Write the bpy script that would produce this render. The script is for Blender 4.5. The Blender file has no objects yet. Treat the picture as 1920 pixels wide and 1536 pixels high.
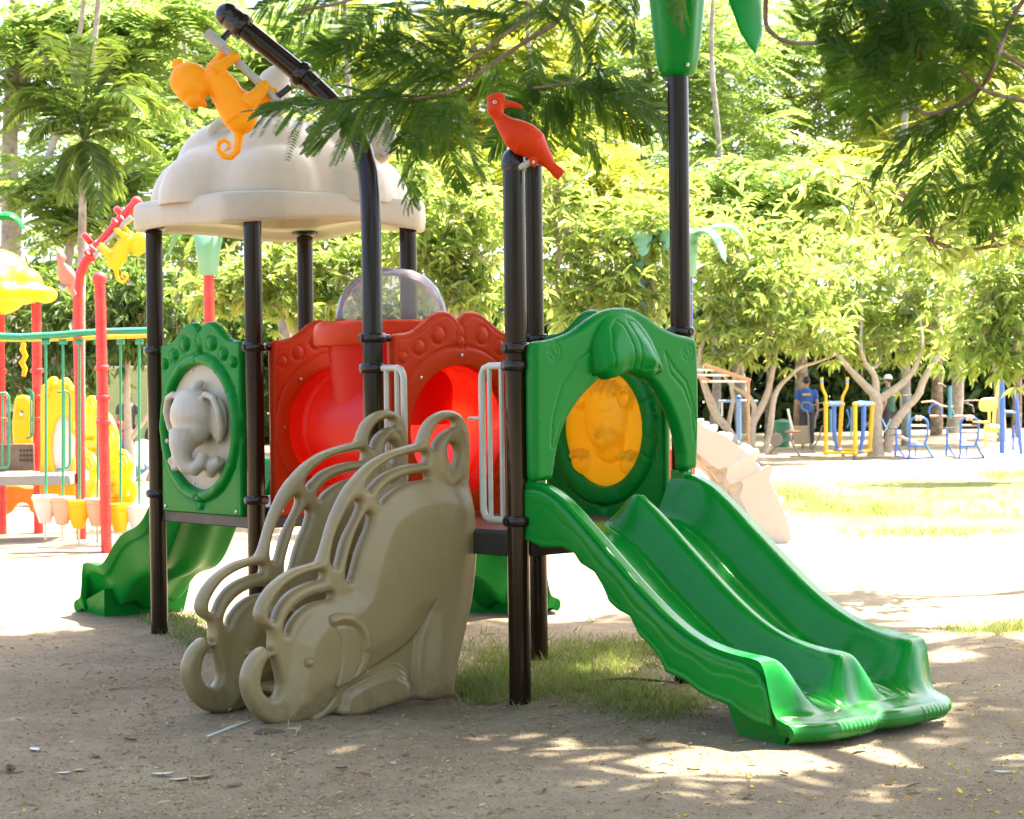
import bpy, bmesh, math, random
import numpy as np
from mathutils import Vector, Matrix

random.seed(7)
rng = np.random.default_rng(7)
scene = bpy.context.scene
COL = scene.collection
R = math.radians

# ------------------------------------------------------------------ camera
FPX, CAMH, PITCH, ROLL = 3970.0, 1.685, (768 - 711.3) / 3970.0, -0.0125
cam_data = bpy.data.cameras.new('camera')
cam_data.sensor_width = 36.0
cam_data.lens = 36.0 * FPX / 1920.0
cam_data.clip_start = 0.1
cam_data.clip_end = 900.0
cam_data.dof.use_dof = True
cam_data.dof.focus_distance = 11.6
cam_data.dof.aperture_fstop = 7.1
cam = bpy.data.objects.new('camera', cam_data)
COL.objects.link(cam)
RC = Matrix.Rotation(math.pi / 2 - PITCH, 3, 'X') @ Matrix.Rotation(ROLL, 3, 'Z')
cam.matrix_world = Matrix.Translation((0, 0, CAMH)) @ RC.to_4x4()
scene.camera = cam

# ------------------------------------------------------------------ light
SUN_EL, SUN_AZ = R(63.0), R(52.0)      # azimuth measured from +Y towards +X
to_sun = Vector((math.cos(SUN_EL) * math.sin(SUN_AZ), math.cos(SUN_EL) * math.cos(SUN_AZ), math.sin(SUN_EL)))
world = bpy.data.worlds.new('World')
scene.world = world
world.use_nodes = True
wn = world.node_tree.nodes
wl = world.node_tree.links
for n in list(wn):
    wn.remove(n)
sky = wn.new('ShaderNodeTexSky')
sky.sky_type = 'NISHITA'
sky.sun_disc = False
sky.sun_elevation = SUN_EL
sky.sun_rotation = SUN_AZ
sky.air_density = 0.7
sky.dust_density = 4.0
sky.ozone_density = 0.6
bg = wn.new('ShaderNodeBackground')
bg.inputs['Strength'].default_value = 0.15
wo = wn.new('ShaderNodeOutputWorld')
wl.new(sky.outputs[0], bg.inputs['Color'])
wl.new(bg.outputs[0], wo.inputs['Surface'])
sl = bpy.data.lights.new('sun', 'SUN')
sl.energy = 5.0
sl.angle = R(0.55)
sl.color = (1.0, 0.94, 0.82)
sun = bpy.data.objects.new('sun', sl)
COL.objects.link(sun)
sun.rotation_euler = (-to_sun).to_track_quat('-Z', 'Y').to_euler()
scene.view_settings.view_transform = 'Standard'
scene.view_settings.look = 'None'
scene.view_settings.exposure = 2.62
scene.view_settings.gamma = 1.0
scene.view_settings.use_curve_mapping = False
scene.cycles.use_denoising = True
scene.cycles.max_bounces = 8
scene.cycles.diffuse_bounces = 4
scene.cycles.glossy_bounces = 3
scene.cycles.transmission_bounces = 6
scene.cycles.transparent_max_bounces = 8
scene.cycles.sample_clamp_indirect = 6.0
scene.cycles.caustics_reflective = False
scene.cycles.caustics_refractive = False

# ------------------------------------------------------------------ pixel helpers (photo pixels -> places)
CAM = Vector((0, 0, CAMH))
def ray(px, py):
    return RC @ Vector(((px - 960) / FPX, -(py - 768) / FPX, -1.0))
def at(px, py, Y):
    d = ray(px, py); return CAM + d * (Y / d.y)
def gnd(px, py, z=0.0):
    d = ray(px, py); return CAM + d * ((z - CAMH) / d.z)
def on(px, py, P0, N):
    d = ray(px, py); return CAM + d * ((Vector(P0) - CAM).dot(N) / d.dot(N))
def ppm(Y):
    return FPX / Y

# ------------------------------------------------------------------ materials
MATS = {}
def _base(name):
    m = bpy.data.materials.new(name); m.use_nodes = True
    nt = m.node_tree
    b = nt.nodes['Principled BSDF']
    return m, nt, b
def _n(nt, t, **kw):
    n = nt.nodes.new(t)
    for k, v in kw.items():
        if k in n.inputs.keys(): n.inputs[k].default_value = v
        else: setattr(n, k, v)
    return n
def _coord(nt):
    return _n(nt, 'ShaderNodeTexCoord').outputs['Object']
def _noise(nt, scale, detail=4.0, rough=0.6, vec=None):
    n = _n(nt, 'ShaderNodeTexNoise'); n.inputs['Scale'].default_value = scale
    n.inputs['Detail'].default_value = detail; n.inputs['Roughness'].default_value = rough
    if vec is not None: nt.links.new(vec, n.inputs['Vector'])
    return n
def _ramp(nt, fac, stops):
    r = _n(nt, 'ShaderNodeValToRGB')
    e = r.color_ramp.elements
    while len(e) < len(stops): e.new(0.5)
    for i, (p, c) in enumerate(stops):
        e[i].position = p
        e[i].color = (c[0], c[1], c[2], 1) if not isinstance(c, (int, float)) else (c, c, c, 1)
    nt.links.new(fac, r.inputs['Fac'])
    return r
def _mix(nt, fac, a, b, mode='MIX'):
    m = _n(nt, 'ShaderNodeMix'); m.data_type = 'RGBA'; m.blend_type = mode
    if isinstance(fac, (int, float)): m.inputs[0].default_value = fac
    else: nt.links.new(fac, m.inputs[0])
    for s, i in ((a, 6), (b, 7)):
        if isinstance(s, tuple): m.inputs[i].default_value = (s[0], s[1], s[2], 1)
        else: nt.links.new(s, m.inputs[i])
    return m.outputs[2]
def _bump(nt, b, h, strength, dist):
    n = _n(nt, 'ShaderNodeBump'); n.inputs['Strength'].default_value = strength
    n.inputs['Distance'].default_value = dist
    nt.links.new(h, n.inputs['Height']); nt.links.new(n.outputs[0], b.inputs['Normal'])

def plastic(name, col, rough=0.35, transl=0.0, fade=0.12, dirt=0.18, dirtcol=(0.20, 0.15, 0.09), spec=0.5, tcol=None, splash=0.0, streak=0.0):
    """moulded plastic: sun-bleached mottling, dust, tiny scratches; some of it lets light through"""
    if name in MATS: return MATS[name]
    m, nt, b = _base(name)
    co = _coord(nt)
    n1 = _noise(nt, 2.3, 5, 0.6, co)
    light = tuple(min(1, c * 1.25 + 0.004) for c in col)
    dark = tuple(c * 0.82 for c in col)
    c1 = _mix(nt, _ramp(nt, n1.outputs['Fac'], [(0.3, 0), (0.75, 1)]).outputs[0], dark, light)
    c1 = _mix(nt, 1 - fade * 2, c1, tuple(col))
    n2 = _noise(nt, 9, 6, 0.7, co)
    dm = _ramp(nt, n2.outputs['Fac'], [(0.52, 0), (0.8, 1)])
    mul = _n(nt, 'ShaderNodeMath', operation='MULTIPLY'); mul.inputs[1].default_value = dirt
    nt.links.new(dm.outputs[0], mul.inputs[0])
    c2 = _mix(nt, mul.outputs[0], c1, dirtcol)
    if splash:      # mud splashed up from the ground
        sp = _n(nt, 'ShaderNodeSeparateXYZ'); nt.links.new(co, sp.inputs[0])
        mz = _n(nt, 'ShaderNodeMapRange', interpolation_type='SMOOTHSTEP'); mz.inputs[1].default_value = 0.30; mz.inputs[2].default_value = 0.0
        nt.links.new(sp.outputs['Z'], mz.inputs[0])
        n5 = _noise(nt, 16, 7, 0.75, co)
        mu = _n(nt, 'ShaderNodeMath', operation='MULTIPLY'); nt.links.new(mz.outputs[0], mu.inputs[0]); nt.links.new(_ramp(nt, n5.outputs['Fac'], [(0.36, 0), (0.7, splash)]).outputs[0], mu.inputs[1])
        c2 = _mix(nt, mu.outputs[0], c2, (0.115, 0.085, 0.05))
    if streak:      # rubbed, faded runs and fine scratches along the local x axis
        mp = _n(nt, 'ShaderNodeMapping'); mp.inputs['Scale'].default_value = (0.7, 26, 3); nt.links.new(co, mp.inputs[0])
        n6 = _noise(nt, 2.2, 7, 0.75, mp.outputs[0])
        c2 = _mix(nt, _ramp(nt, n6.outputs['Fac'], [(0.52, 0), (0.78, streak)]).outputs[0], c2, tuple(min(1, c * 1.5 + 0.05) for c in col))
        n7 = _noise(nt, 3.0, 6, 0.7, co)
        c2 = _mix(nt, _ramp(nt, n7.outputs['Fac'], [(0.55, 0), (0.8, streak * .8)]).outputs[0], c2, (0.16, 0.14, 0.09))
    nt.links.new(c2, b.inputs['Base Color'])
    n3 = _noise(nt, 30, 4, 0.6, co)
    rr = _n(nt, 'ShaderNodeMapRange'); rr.inputs['To Min'].default_value = rough - 0.07; rr.inputs['To Max'].default_value = rough + 0.16
    nt.links.new(n3.outputs['Fac'], rr.inputs['Value']); nt.links.new(rr.outputs[0], b.inputs['Roughness'])
    b.inputs['Specular IOR Level'].default_value = spec
    n4 = _noise(nt, 14, 3, 0.5, co)
    _bump(nt, b, n4.outputs['Fac'], 0.02, 0.01)
    if transl > 0:
        t = _n(nt, 'ShaderNodeBsdfTranslucent'); t.inputs['Color'].default_value = (*(tcol or col), 1)
        ms = _n(nt, 'ShaderNodeMixShader'); ms.inputs[0].default_value = transl
        nt.links.new(b.outputs[0], ms.inputs[1]); nt.links.new(t.outputs[0], ms.inputs[2])
        nt.links.new(ms.outputs[0], nt.nodes['Material Output'].inputs['Surface'])
    MATS[name] = m
    return m

def paint(name, col, rough=0.3, metal=0.0, wear=0.15, wearcol=(0.25, 0.2, 0.15), spec=0.5):
    if name in MATS: return MATS[name]
    m, nt, b = _base(name)
    co = _coord(nt)
    n1 = _noise(nt, 6, 6, 0.7, co)
    f = _ramp(nt, n1.outputs['Fac'], [(0.45, 0), (0.85, wear * 2)])
    nt.links.new(_mix(nt, f.outputs[0], col, wearcol), b.inputs['Base Color'])
    n2 = _noise(nt, 40, 4, 0.6, co)
    rr = _n(nt, 'ShaderNodeMapRange'); rr.inputs['To Min'].default_value = max(0.05, rough - 0.08); rr.inputs['To Max'].default_value = rough + 0.15
    nt.links.new(n2.outputs['Fac'], rr.inputs['Value']); nt.links.new(rr.outputs[0], b.inputs['Roughness'])
    b.inputs['Metallic'].default_value = metal
    b.inputs['Specular IOR Level'].default_value = spec
    MATS[name] = m
    return m

def leafmat(name, cols, transl=0.45, tcol=(0.35, 0.5, 0.03), rough=0.42, spec=0.4):
    if name in MATS: return MATS[name]
    m, nt, b = _base(name)
    g = _n(nt, 'ShaderNodeNewGeometry')
    k = len(cols)
    r = _ramp(nt, g.outputs['Random Per Island'], [(i / max(1, k - 1), c) for i, c in enumerate(cols)])
    nt.links.new(r.outputs[0], b.inputs['Base Color'])
    b.inputs['Roughness'].default_value = rough
    b.inputs['Specular IOR Level'].default_value = spec
    t = _n(nt, 'ShaderNodeBsdfTranslucent')
    tc = _mix(nt, 0.55, r.outputs[0], tcol)
    nt.links.new(tc, t.inputs['Color'])
    ms = _n(nt, 'ShaderNodeMixShader'); ms.inputs[0].default_value = transl
    nt.links.new(b.outputs[0], ms.inputs[1]); nt.links.new(t.outputs[0], ms.inputs[2])
    nt.links.new(ms.outputs[0], nt.nodes['Material Output'].inputs['Surface'])
    MATS[name] = m
    return m

def bark(name, c1, c2, scale=14):
    if name in MATS: return MATS[name]
    m, nt, b = _base(name)
    co = _coord(nt)
    n1 = _noise(nt, scale, 8, 0.7, co)
    n2 = _noise(nt, scale * 0.2, 3, 0.6, co)
    c = _mix(nt, _ramp(nt, n1.outputs['Fac'], [(0.35, 0), (0.68, 1)]).outputs[0], c1, c2)
    c = _mix(nt, _ramp(nt, n2.outputs['Fac'], [(0.45, 0), (0.7, 0.5)]).outputs[0], c, (0.5, 0.46, 0.38))
    nt.links.new(c, b.inputs['Base Color'])
    b.inputs['Roughness'].default_value = 0.9
    _bump(nt, b, n1.outputs['Fac'], 0.6, 0.02)
    MATS[name] = m
    return m

def flat(name, col, rough=0.7, em=None):
    if name in MATS: return MATS[name]
    m, nt, b = _base(name)
    co = _coord(nt)
    n = _noise(nt, 12, 4, 0.6, co)
    d = tuple(c * 0.8 for c in col)
    nt.links.new(_mix(nt, n.outputs['Fac'], d, tuple(min(1, c * 1.12) for c in col)), b.inputs['Base Color'])
    b.inputs['Roughness'].default_value = rough
    MATS[name] = m
    return m

# ------------------------------------------------------------------ mesh builder
W = {}
def wmat(o):
    return W[o.name] if o is not None and o.name in W else Matrix.Identity(4)

class MB:
    def __init__(s): s.v = []; s.f = []
    def add(s, vs, fs):
        k = len(s.v); s.v += [tuple(p) for p in vs]; s.f += [tuple(i + k for i in f) for f in fs]; return s
    def tube(s, pts, rad, n=10, cap=True, closed=False):
        pts = [Vector(p) for p in pts]; m = len(pts)
        if not hasattr(rad, '__len__'): rad = [rad] * m
        vs = []; fs = []; up = None
        for i, p in enumerate(pts):
            if closed: t = pts[(i + 1) % m] - pts[i - 1]
            else: t = pts[min(i + 1, m - 1)] - pts[max(i - 1, 0)]
            t.normalize()
            if up is None:
                up = Vector((0, 0, 1)) if abs(t.z) < 0.9 else Vector((1, 0, 0))
            a = t.cross(up)
            if a.length < 1e-6: a = t.cross(Vector((0, 1, 0)))
            a.normalize(); b = a.cross(t).normalized(); up = b
            for j in range(n):
                q = 2 * math.pi * j / n
                vs.append(p + (a * math.cos(q) + b * math.sin(q)) * rad[i])
        for i in range(m if closed else m - 1):
            for j in range(n):
                k = (j + 1) % n; i2 = (i + 1) % m
                fs.append((i * n + j, i * n + k, i2 * n + k, i2 * n + j))
        if cap and not closed:
            fs.append(tuple(range(n))); fs.append(tuple((m - 1) * n + j for j in reversed(range(n))))
        return s.add(vs, fs)
    def box(s, c, size, ax=None, bev=0.0):
        c = Vector(c); hx, hy, hz = size[0] / 2, size[1] / 2, size[2] / 2
        X, Y, Z = ax if ax else (Vector((1, 0, 0)), Vector((0, 1, 0)), Vector((0, 0, 1)))
        if bev <= 0:
            vs = [c + X * (a * hx) + Y * (b * hy) + Z * (d * hz) for a in (-1, 1) for b in (-1, 1) for d in (-1, 1)]
            return s.add(vs, [(0, 1, 3, 2), (4, 6, 7, 5), (0, 4, 5, 1), (2, 3, 7, 6), (0, 2, 6, 4), (1, 5, 7, 3)])
        # bevelled box: 24 verts
        b = min(bev, hx * .9, hy * .9, hz * .9); vs = []; idx = {}
        for a in (-1, 1):
            for bb in (-1, 1):
                for d in (-1, 1):
                    for k in range(3):
                        o = [a * (hx - (b if k != 0 else 0)), bb * (hy - (b if k != 1 else 0)), d * (hz - (b if k != 2 else 0))]
                        idx[(a, bb, d, k)] = len(vs); vs.append(c + X * o[0] + Y * o[1] + Z * o[2])
        fs = []
        I = lambda a, bb, d, k: idx[(a, bb, d, k)]
        for sg in (-1, 1):
            q = [(-1, -1), (-1, 1), (1, 1), (1, -1)]
            fs.append(tuple(I(sg, p, r, 0) for p, r in (q if sg < 0 else q[::-1])))
            fs.append(tuple(I(p, sg, r, 1) for p, r in (q if sg > 0 else q[::-1])))
            fs.append(tuple(I(p, r, sg, 2) for p, r in (q if sg < 0 else q[::-1])))
        for p in (-1, 1):
            for r in (-1, 1):
                fs.append((I(p, r, -1, 0), I(p, r, 1, 0), I(p, r, 1, 1), I(p, r, -1, 1)))
                fs.append((I(p, -1, r, 0), I(p, 1, r, 0), I(p, 1, r, 2), I(p, -1, r, 2)))
                fs.append((I(-1, p, r, 1), I(1, p, r, 1), I(1, p, r, 2), I(-1, p, r, 2)))
                for d in (-1, 1): fs.append((I(p, r, d, 0), I(p, r, d, 1), I(p, r, d, 2)))
        return s.add(vs, fs)
    def lathe(s, prof, c, ax=(0, 0, 1), n=24, sx=1.0, sy=1.0):
        c = Vector(c); Z = Vector(ax).normalized()
        X = Z.cross(Vector((0, 1, 0)) if abs(Z.y) < .9 else Vector((1, 0, 0))).normalized(); Y = Z.cross(X)
        vs = []; fs = []
        for r, z in prof:
            for j in range(n):
                q = 2 * math.pi * j / n
                vs.append(c + Z * z + X * (r * sx * math.cos(q)) + Y * (r * sy * math.sin(q)))
        m = len(prof)
        for i in range(m - 1):
            for j in range(n):
                k = (j + 1) % n
                fs.append((i * n + j, i * n + k, (i + 1) * n + k, (i + 1) * n + j))
        if prof[0][0] > 1e-5: fs.append(tuple(reversed(range(n))))
        if prof[-1][0] > 1e-5: fs.append(tuple((m - 1) * n + j for j in range(n)))
        return s.add(vs, fs)
    def ell(s, c, r, rot=None, n=20, m=12):
        if not hasattr(r, '__len__'): r = (r, r, r)
        M = rot if rot is not None else Matrix.Identity(3); c = Vector(c); vs = []; fs = []
        for i in range(m + 1):
            a = math.pi * i / m
            for j in range(n):
                q = 2 * math.pi * j / n
                vs.append(c + M @ Vector((r[0] * math.sin(a) * math.cos(q), r[1] * math.sin(a) * math.sin(q), -r[2] * math.cos(a))))
        for i in range(m):
            for j in range(n):
                k = (j + 1) % n
                fs.append((i * n + j, i * n + k, (i + 1) * n + k, (i + 1) * n + j))
        return s.add(vs, fs)
    def mesh(s, name, M=None):
        me = bpy.data.meshes.new(name)
        vs = [M @ Vector(p) for p in s.v] if M is not None else s.v
        me.from_pydata([tuple(p) for p in vs], [], s.f)
        me.validate()
        return me
    def build(s, name, mat, parent=None, smooth=True, angle=42, fixn=True):
        M = wmat(parent).inverted() if parent is not None else None
        me = s.mesh(name, M)
        return finish(name, me, mat, parent, smooth, angle, fixn)

def finish(name, me, mat, parent=None, smooth=True, angle=42, fixn=True):
    if fixn:
        bm = bmesh.new(); bm.from_mesh(me)
        bmesh.ops.remove_doubles(bm, verts=bm.verts, dist=1e-5)
        bmesh.ops.recalc_face_normals(bm, faces=bm.faces)
        bm.to_mesh(me); bm.free()
    if smooth:
        me.polygons.foreach_set('use_smooth', np.ones(len(me.polygons), dtype=bool))
        if angle < 180: me.set_sharp_from_angle(angle=R(angle))
    if mat is not None:
        for mm in (mat if isinstance(mat, (list, tuple)) else [mat]): me.materials.append(mm)
    o = bpy.data.objects.new(name, me); COL.objects.link(o)
    if parent is not None: o.parent = parent
    W[o.name] = wmat(parent)
    return o

def remesh(mb, voxel, smooth_it=6, name='m', M=None):
    me = mb.mesh(name); o = bpy.data.objects.new('tmp', me); COL.objects.link(o)
    rm = o.modifiers.new('r', 'REMESH'); rm.mode = 'VOXEL'; rm.voxel_size = voxel
    if smooth_it:
        sm = o.modifiers.new('s', 'SMOOTH'); sm.iterations = smooth_it; sm.factor = 0.5
    dg = bpy.context.evaluated_depsgraph_get()
    ev = o.evaluated_get(dg)
    out = bpy.data.meshes.new_from_object(ev)
    bpy.data.objects.remove(o); bpy.data.meshes.remove(me)
    if M is not None: out.transform(M)
    out.name = name
    return out
def build_remesh(mb, name, mat, parent=None, voxel=0.012, smooth_it=6):
    M = wmat(parent).inverted() if parent is not None else None
    me = remesh(mb, voxel, smooth_it, name, M)
    me.materials.clear()
    return finish(name, me, mat, parent, True, 180, False)

def tag(o, label, cat, group=None, kind=None):
    o['label'] = label
    if cat: o['category'] = cat
    if group: o['group'] = group
    if kind: o['kind'] = kind
    return o
def thing(name, label, cat, loc, rz=0.0, group=None):
    o = bpy.data.objects.new(name, None); COL.objects.link(o)
    o.empty_display_size = 0.2
    o.location = loc; o.rotation_euler = (0, 0, rz)
    W[o.name] = Matrix.Translation(Vector(loc)) @ Matrix.Rotation(rz, 4, 'Z')
    return tag(o, label, cat, group)
def copy_tree(o, parent=None, loc=None, rz=None, label=None, scale=None):
    c = o.copy(); COL.objects.link(c); c.parent = parent
    if loc is not None: c.location = loc
    if rz is not None: c.rotation_euler = (0, 0, rz)
    if scale is not None: c.scale = (scale,) * 3 if not hasattr(scale, '__len__') else scale
    if label: c['label'] = label
    for ch in list(o.children): copy_tree(ch, c)
    return c
def structure(o):
    o['kind'] = 'structure'; return o

# ------------------------------------------------------------------ moulded plates from 2D outlines
def smooth_loop(pts, sub=4):
    P = np.array(pts, float); n = len(P); out = []
    for i in range(n):
        p0, p1, p2, p3 = P[i - 1], P[i], P[(i + 1) % n], P[(i + 2) % n]
        for t in np.arange(sub) / sub:
            out.append(0.5 * ((2 * p1) + (-p0 + p2) * t + (2 * p0 - 5 * p1 + 4 * p2 - p3) * t * t + (-p0 + 3 * p1 - 3 * p2 + p3) * t ** 3))
    return np.array(out)
def sdf(loops, X, Y):
    """signed distance (+ inside) and nearest boundary point"""
    best = np.full(X.shape, 1e9); bx = np.zeros_like(X); by = np.zeros_like(X); inside = np.zeros(X.shape, bool)
    for L in loops:
        n = len(L)
        for i in range(n):
            ax, ay = L[i]; cx, cy = L[(i + 1) % n]; dx, dy = cx - ax, cy - ay; dd = dx * dx + dy * dy
            if dd < 1e-14: continue
            t = np.clip(((X - ax) * dx + (Y - ay) * dy) / dd, 0, 1)
            qx = ax + t * dx; qy = ay + t * dy; d = (X - qx) ** 2 + (Y - qy) ** 2
            m = d < best; best[m] = d[m]; bx[m] = qx[m]; by[m] = qy[m]
            if ay != cy:
                cr = ((ay > Y) != (cy > Y)) & (X < (cx - ax) * (Y - ay) / (cy - ay) + ax)
                inside ^= cr
    d = np.sqrt(best)
    return np.where(inside, d, -d), bx, by
def plate(name, loops, frame, front, back, mat, parent, res=0.01, smooth=True, angle=60):
    O, U, V, N = [Vector(q) for q in frame]
    A = np.vstack(loops); lo = A.min(0) - res; hi = A.max(0) + res
    nx = int((hi[0] - lo[0]) / res) + 2; ny = int((hi[1] - lo[1]) / res) + 2
    X, Y = np.meshgrid(lo[0] + np.arange(nx) * res, lo[1] + np.arange(ny) * res, indexing='ij')
    d, bx, by = sdf(loops, X, Y)
    snap = d < 0.4 * res
    keep = (np.maximum.reduce([d[:-1, :-1], d[1:, :-1], d[:-1, 1:], d[1:, 1:]]) > 0.4 * res)
    X2 = np.where(snap, bx, X); Y2 = np.where(snap, by, Y); d2 = np.where(snap, 0.0, d)
    used = np.zeros_like(snap)
    used[:-1, :-1] |= keep; used[1:, :-1] |= keep; used[:-1, 1:] |= keep; used[1:, 1:] |= keep
    ids = -np.ones(X.shape, int); k = int(used.sum()); ids[used] = np.arange(k)
    xs, ys, ds = X2[used], Y2[used], d2[used]
    zf = front(xs, ys, ds); zb = back(xs, ys, ds) if callable(back) else np.full(k, back)
    M = np.array(wmat(parent).inverted()) if parent is not None else np.eye(4)
    def w(z):
        P = np.array(O)[None] + xs[:, None] * np.array(U)[None] + ys[:, None] * np.array(V)[None] + z[:, None] * np.array(N)[None]
        return P @ M[:3, :3].T + M[:3, 3]
    ii, jj = np.nonzero(keep)
    q = np.stack([ids[ii, jj], ids[ii + 1, jj], ids[ii + 1, jj + 1], ids[ii, jj + 1]], 1)
    fs = [tuple(r) for r in q] + [tuple(r[::-1] + k) for r in q]
    # side wall along the boundary of the kept cells
    from collections import Counter
    ed = {}
    for r in q:
        for a, b in ((r[0], r[1]), (r[1], r[2]), (r[2], r[3]), (r[3], r[0])):
            if (b, a) in ed: del ed[(b, a)]
            else: ed[(a, b)] = 1
    for a, b in ed: fs.append((b, a, a + k, b + k))
    me = bpy.data.meshes.new(name)
    me.from_pydata([tuple(p) for p in np.vstack([w(zf), w(zb)])], [], fs); me.validate()
    return finish(name, me, mat, parent, smooth, angle, True)
def rnd(d, r, T):
    """rounded edge of radius r rising to T"""
    t = np.clip(d / r, 0, 1)
    return T * np.sqrt(np.clip(1 - (1 - t) ** 2, 0, 1))
def sm(x, a, b):
    t = np.clip((x - a) / (b - a), 0, 1); return t * t * (3 - 2 * t)
def bulge(x, y, cx, cy, rx, ry, h):
    q = ((x - cx) / rx) ** 2 + ((y - cy) / ry) ** 2
    return h * np.sqrt(np.clip(1 - q, 0, 1))
def groove(x, y, cx, cy, r, w, h, ry=None):
    q = np.sqrt(((x - cx)) ** 2 + ((y - cy) * (r / (ry or r))) ** 2)
    return -h * np.exp(-((q - r) / w) ** 2)
def line_d(x, y, pts):
    best = np.full(x.shape, 1e9)
    for (ax, ay), (cx, cy) in zip(pts[:-1], pts[1:]):
        dx, dy = cx - ax, cy - ay; t = np.clip(((x - ax) * dx + (y - ay) * dy) / (dx * dx + dy * dy + 1e-12), 0, 1)
        best = np.minimum(best, np.hypot(x - ax - t * dx, y - ay - t * dy))
    return best

# ================================================================== the play set
U3 = Vector((0.6575, -0.7535, 0)); V3 = Vector((0.7535, 0.6575, 0)); K3 = Vector((0, 0, 1))
P1 = Vector((-2.381, 14.175, 0)); P2 = Vector((-1.607, 13.241, 0)); P3 = Vector((-1.447, 14.948, 0)); P4 = Vector((-0.674, 14.015, 0))
P5 = Vector((-0.772, 11.802, 0)); P6 = Vector((0.024, 10.889, 0)); P7 = Vector((0.140, 12.598, 0)); P8 = Vector((0.936, 11.686, 0))
ANG_U = math.atan2(-0.7535, 0.6575); ANG_V = math.atan2(0.6575, 0.7535)
PR = 0.057

GREEN = plastic('green_plastic', (0.001, 0.205, 0.021), 0.27, transl=0.06, dirt=0.06, spec=0.16)
GREEN2 = plastic('slide_green_plastic', (0.001, 0.215, 0.020), 0.15, transl=0.06, dirt=0.03, spec=0.28, streak=0.18, splash=0.5)
RED = plastic('red_plastic', (0.62, 0.045, 0.005), 0.36, transl=0.14, tcol=(0.9, 0.02, 0.003), dirt=0.06, dirtcol=(0.3, 0.1, 0.03), spec=0.15)
REDT = plastic('red_tunnel_plastic', (0.66, 0.014, 0.004), 0.3, spec=0.2, transl=0.5, tcol=(0.95, 0.02, 0.006), dirt=0.06)
ORANGE = plastic('orange_plastic', (0.92, 0.43, 0.008), 0.4, spec=.3, transl=0.35, tcol=(1.0, 0.5, 0.01), dirt=0.1, dirtcol=(0.3, 0.12, 0.03))
AMBER = plastic('amber_plastic', (0.92, 0.53, 0.015), 0.38, spec=.3, transl=0.38, tcol=(1.0, 0.64, 0.03), dirt=0.06)
TAUPE = plastic('taupe_plastic', (0.285, 0.21, 0.092), 0.30, dirt=0.35, streak=0.25, splash=0.85, dirtcol=(0.16, 0.13, 0.08))
BEIGE = plastic('beige_plastic', (0.47, 0.41, 0.31), 0.38, dirt=0.2)
CREAM = plastic('cream_plastic', (0.55, 0.495, 0.385), 0.36, spec=.35, transl=0.16, tcol=(0.8, 0.55, 0.3), dirt=0.2)
POST = paint('brown_post_paint', (0.018, 0.0092, 0.0036), 0.10, 0.0, 0.05, (0.03, 0.022, 0.015), spec=0.26)
CLAMP = paint('dark_clamp_paint', (0.012, 0.006, 0.004), 0.18, 0.0, 0.12, (0.07, 0.055, 0.04), spec=0.45)
RAILW = paint('pale_rail_paint', (0.50, 0.50, 0.41), 0.35, 0.0, 0.2, (0.3, 0.26, 0.2))
STEEL = paint('bolt_steel', (0.55, 0.53, 0.48), 0.3, 0.9, 0.2, (0.25, 0.2, 0.15))
DARKM = paint('dark_deck_steel', (0.025, 0.022, 0.020), 0.45, 0.0, 0.3, (0.10, 0.09, 0.08))
EYE = paint('eye_white', (0.7, 0.7, 0.6), 0.3, 0, 0.05)
BLACK = flat('black_dot', (0.01, 0.01, 0.01), 0.4)
def deckmat():
    m, nt, b = _base('deck_rubber')
    co = _coord(nt)
    v = _n(nt, 'ShaderNodeTexVoronoi'); v.inputs['Scale'].default_value = 42; v.inputs['Randomness'].default_value = 0.0
    nt.links.new(co, v.inputs['Vector'])
    r = _ramp(nt, v.outputs['Distance'], [(0.28, (0.012, 0.011, 0.010)), (0.36, (0.075, 0.068, 0.062))])
    n = _noise(nt, 7, 5, 0.7, co)
    c = _mix(nt, _ramp(nt, n.outputs['Fac'], [(0.4, 0), (0.7, 0.6)]).outputs[0], r.outputs[0], (0.19, 0.165, 0.13))
    nt.links.new(c, b.inputs['Base Color']); b.inputs['Roughness'].default_value = 0.5
    _bump(nt, b, r.outputs[0], 0.4, 0.01)
    return m
DECK = deckmat()
def domemat():
    m, nt, b = _base('clear_dome_plastic')
    nt.nodes.remove(b)
    tr = _n(nt, 'ShaderNodeBsdfTransparent'); tr.inputs['Color'].default_value = (0.86, 0.85, 0.84, 1)
    gl = _n(nt, 'ShaderNodeBsdfGlossy'); gl.inputs['Roughness'].default_value = 0.08
    df = _n(nt, 'ShaderNodeBsdfDiffuse'); df.inputs['Color'].default_value = (0.55, 0.53, 0.5, 1)
    lw = _n(nt, 'ShaderNodeLayerWeight'); lw.inputs['Blend'].default_value = 0.14
    m1 = _n(nt, 'ShaderNodeMixShader'); m2 = _n(nt, 'ShaderNodeMixShader')
    co = _coord(nt); n = _noise(nt, 11, 5, 0.7, co)
    hz = _ramp(nt, n.outputs['Fac'], [(0.3, 0.22), (0.75, 0.34)])
    nt.links.new(hz.outputs[0], m1.inputs[0]); nt.links.new(tr.outputs[0], m1.inputs[1]); nt.links.new(df.outputs[0], m1.inputs[2])
    nt.links.new(lw.outputs['Fresnel'], m2.inputs[0]); nt.links.new(m1.outputs[0], m2.inputs[1]); nt.links.new(gl.outputs[0], m2.inputs[2])
    nt.links.new(m2.outputs[0], nt.nodes['Material Output'].inputs['Surface'])
    return m
CLEAR = domemat()

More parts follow.
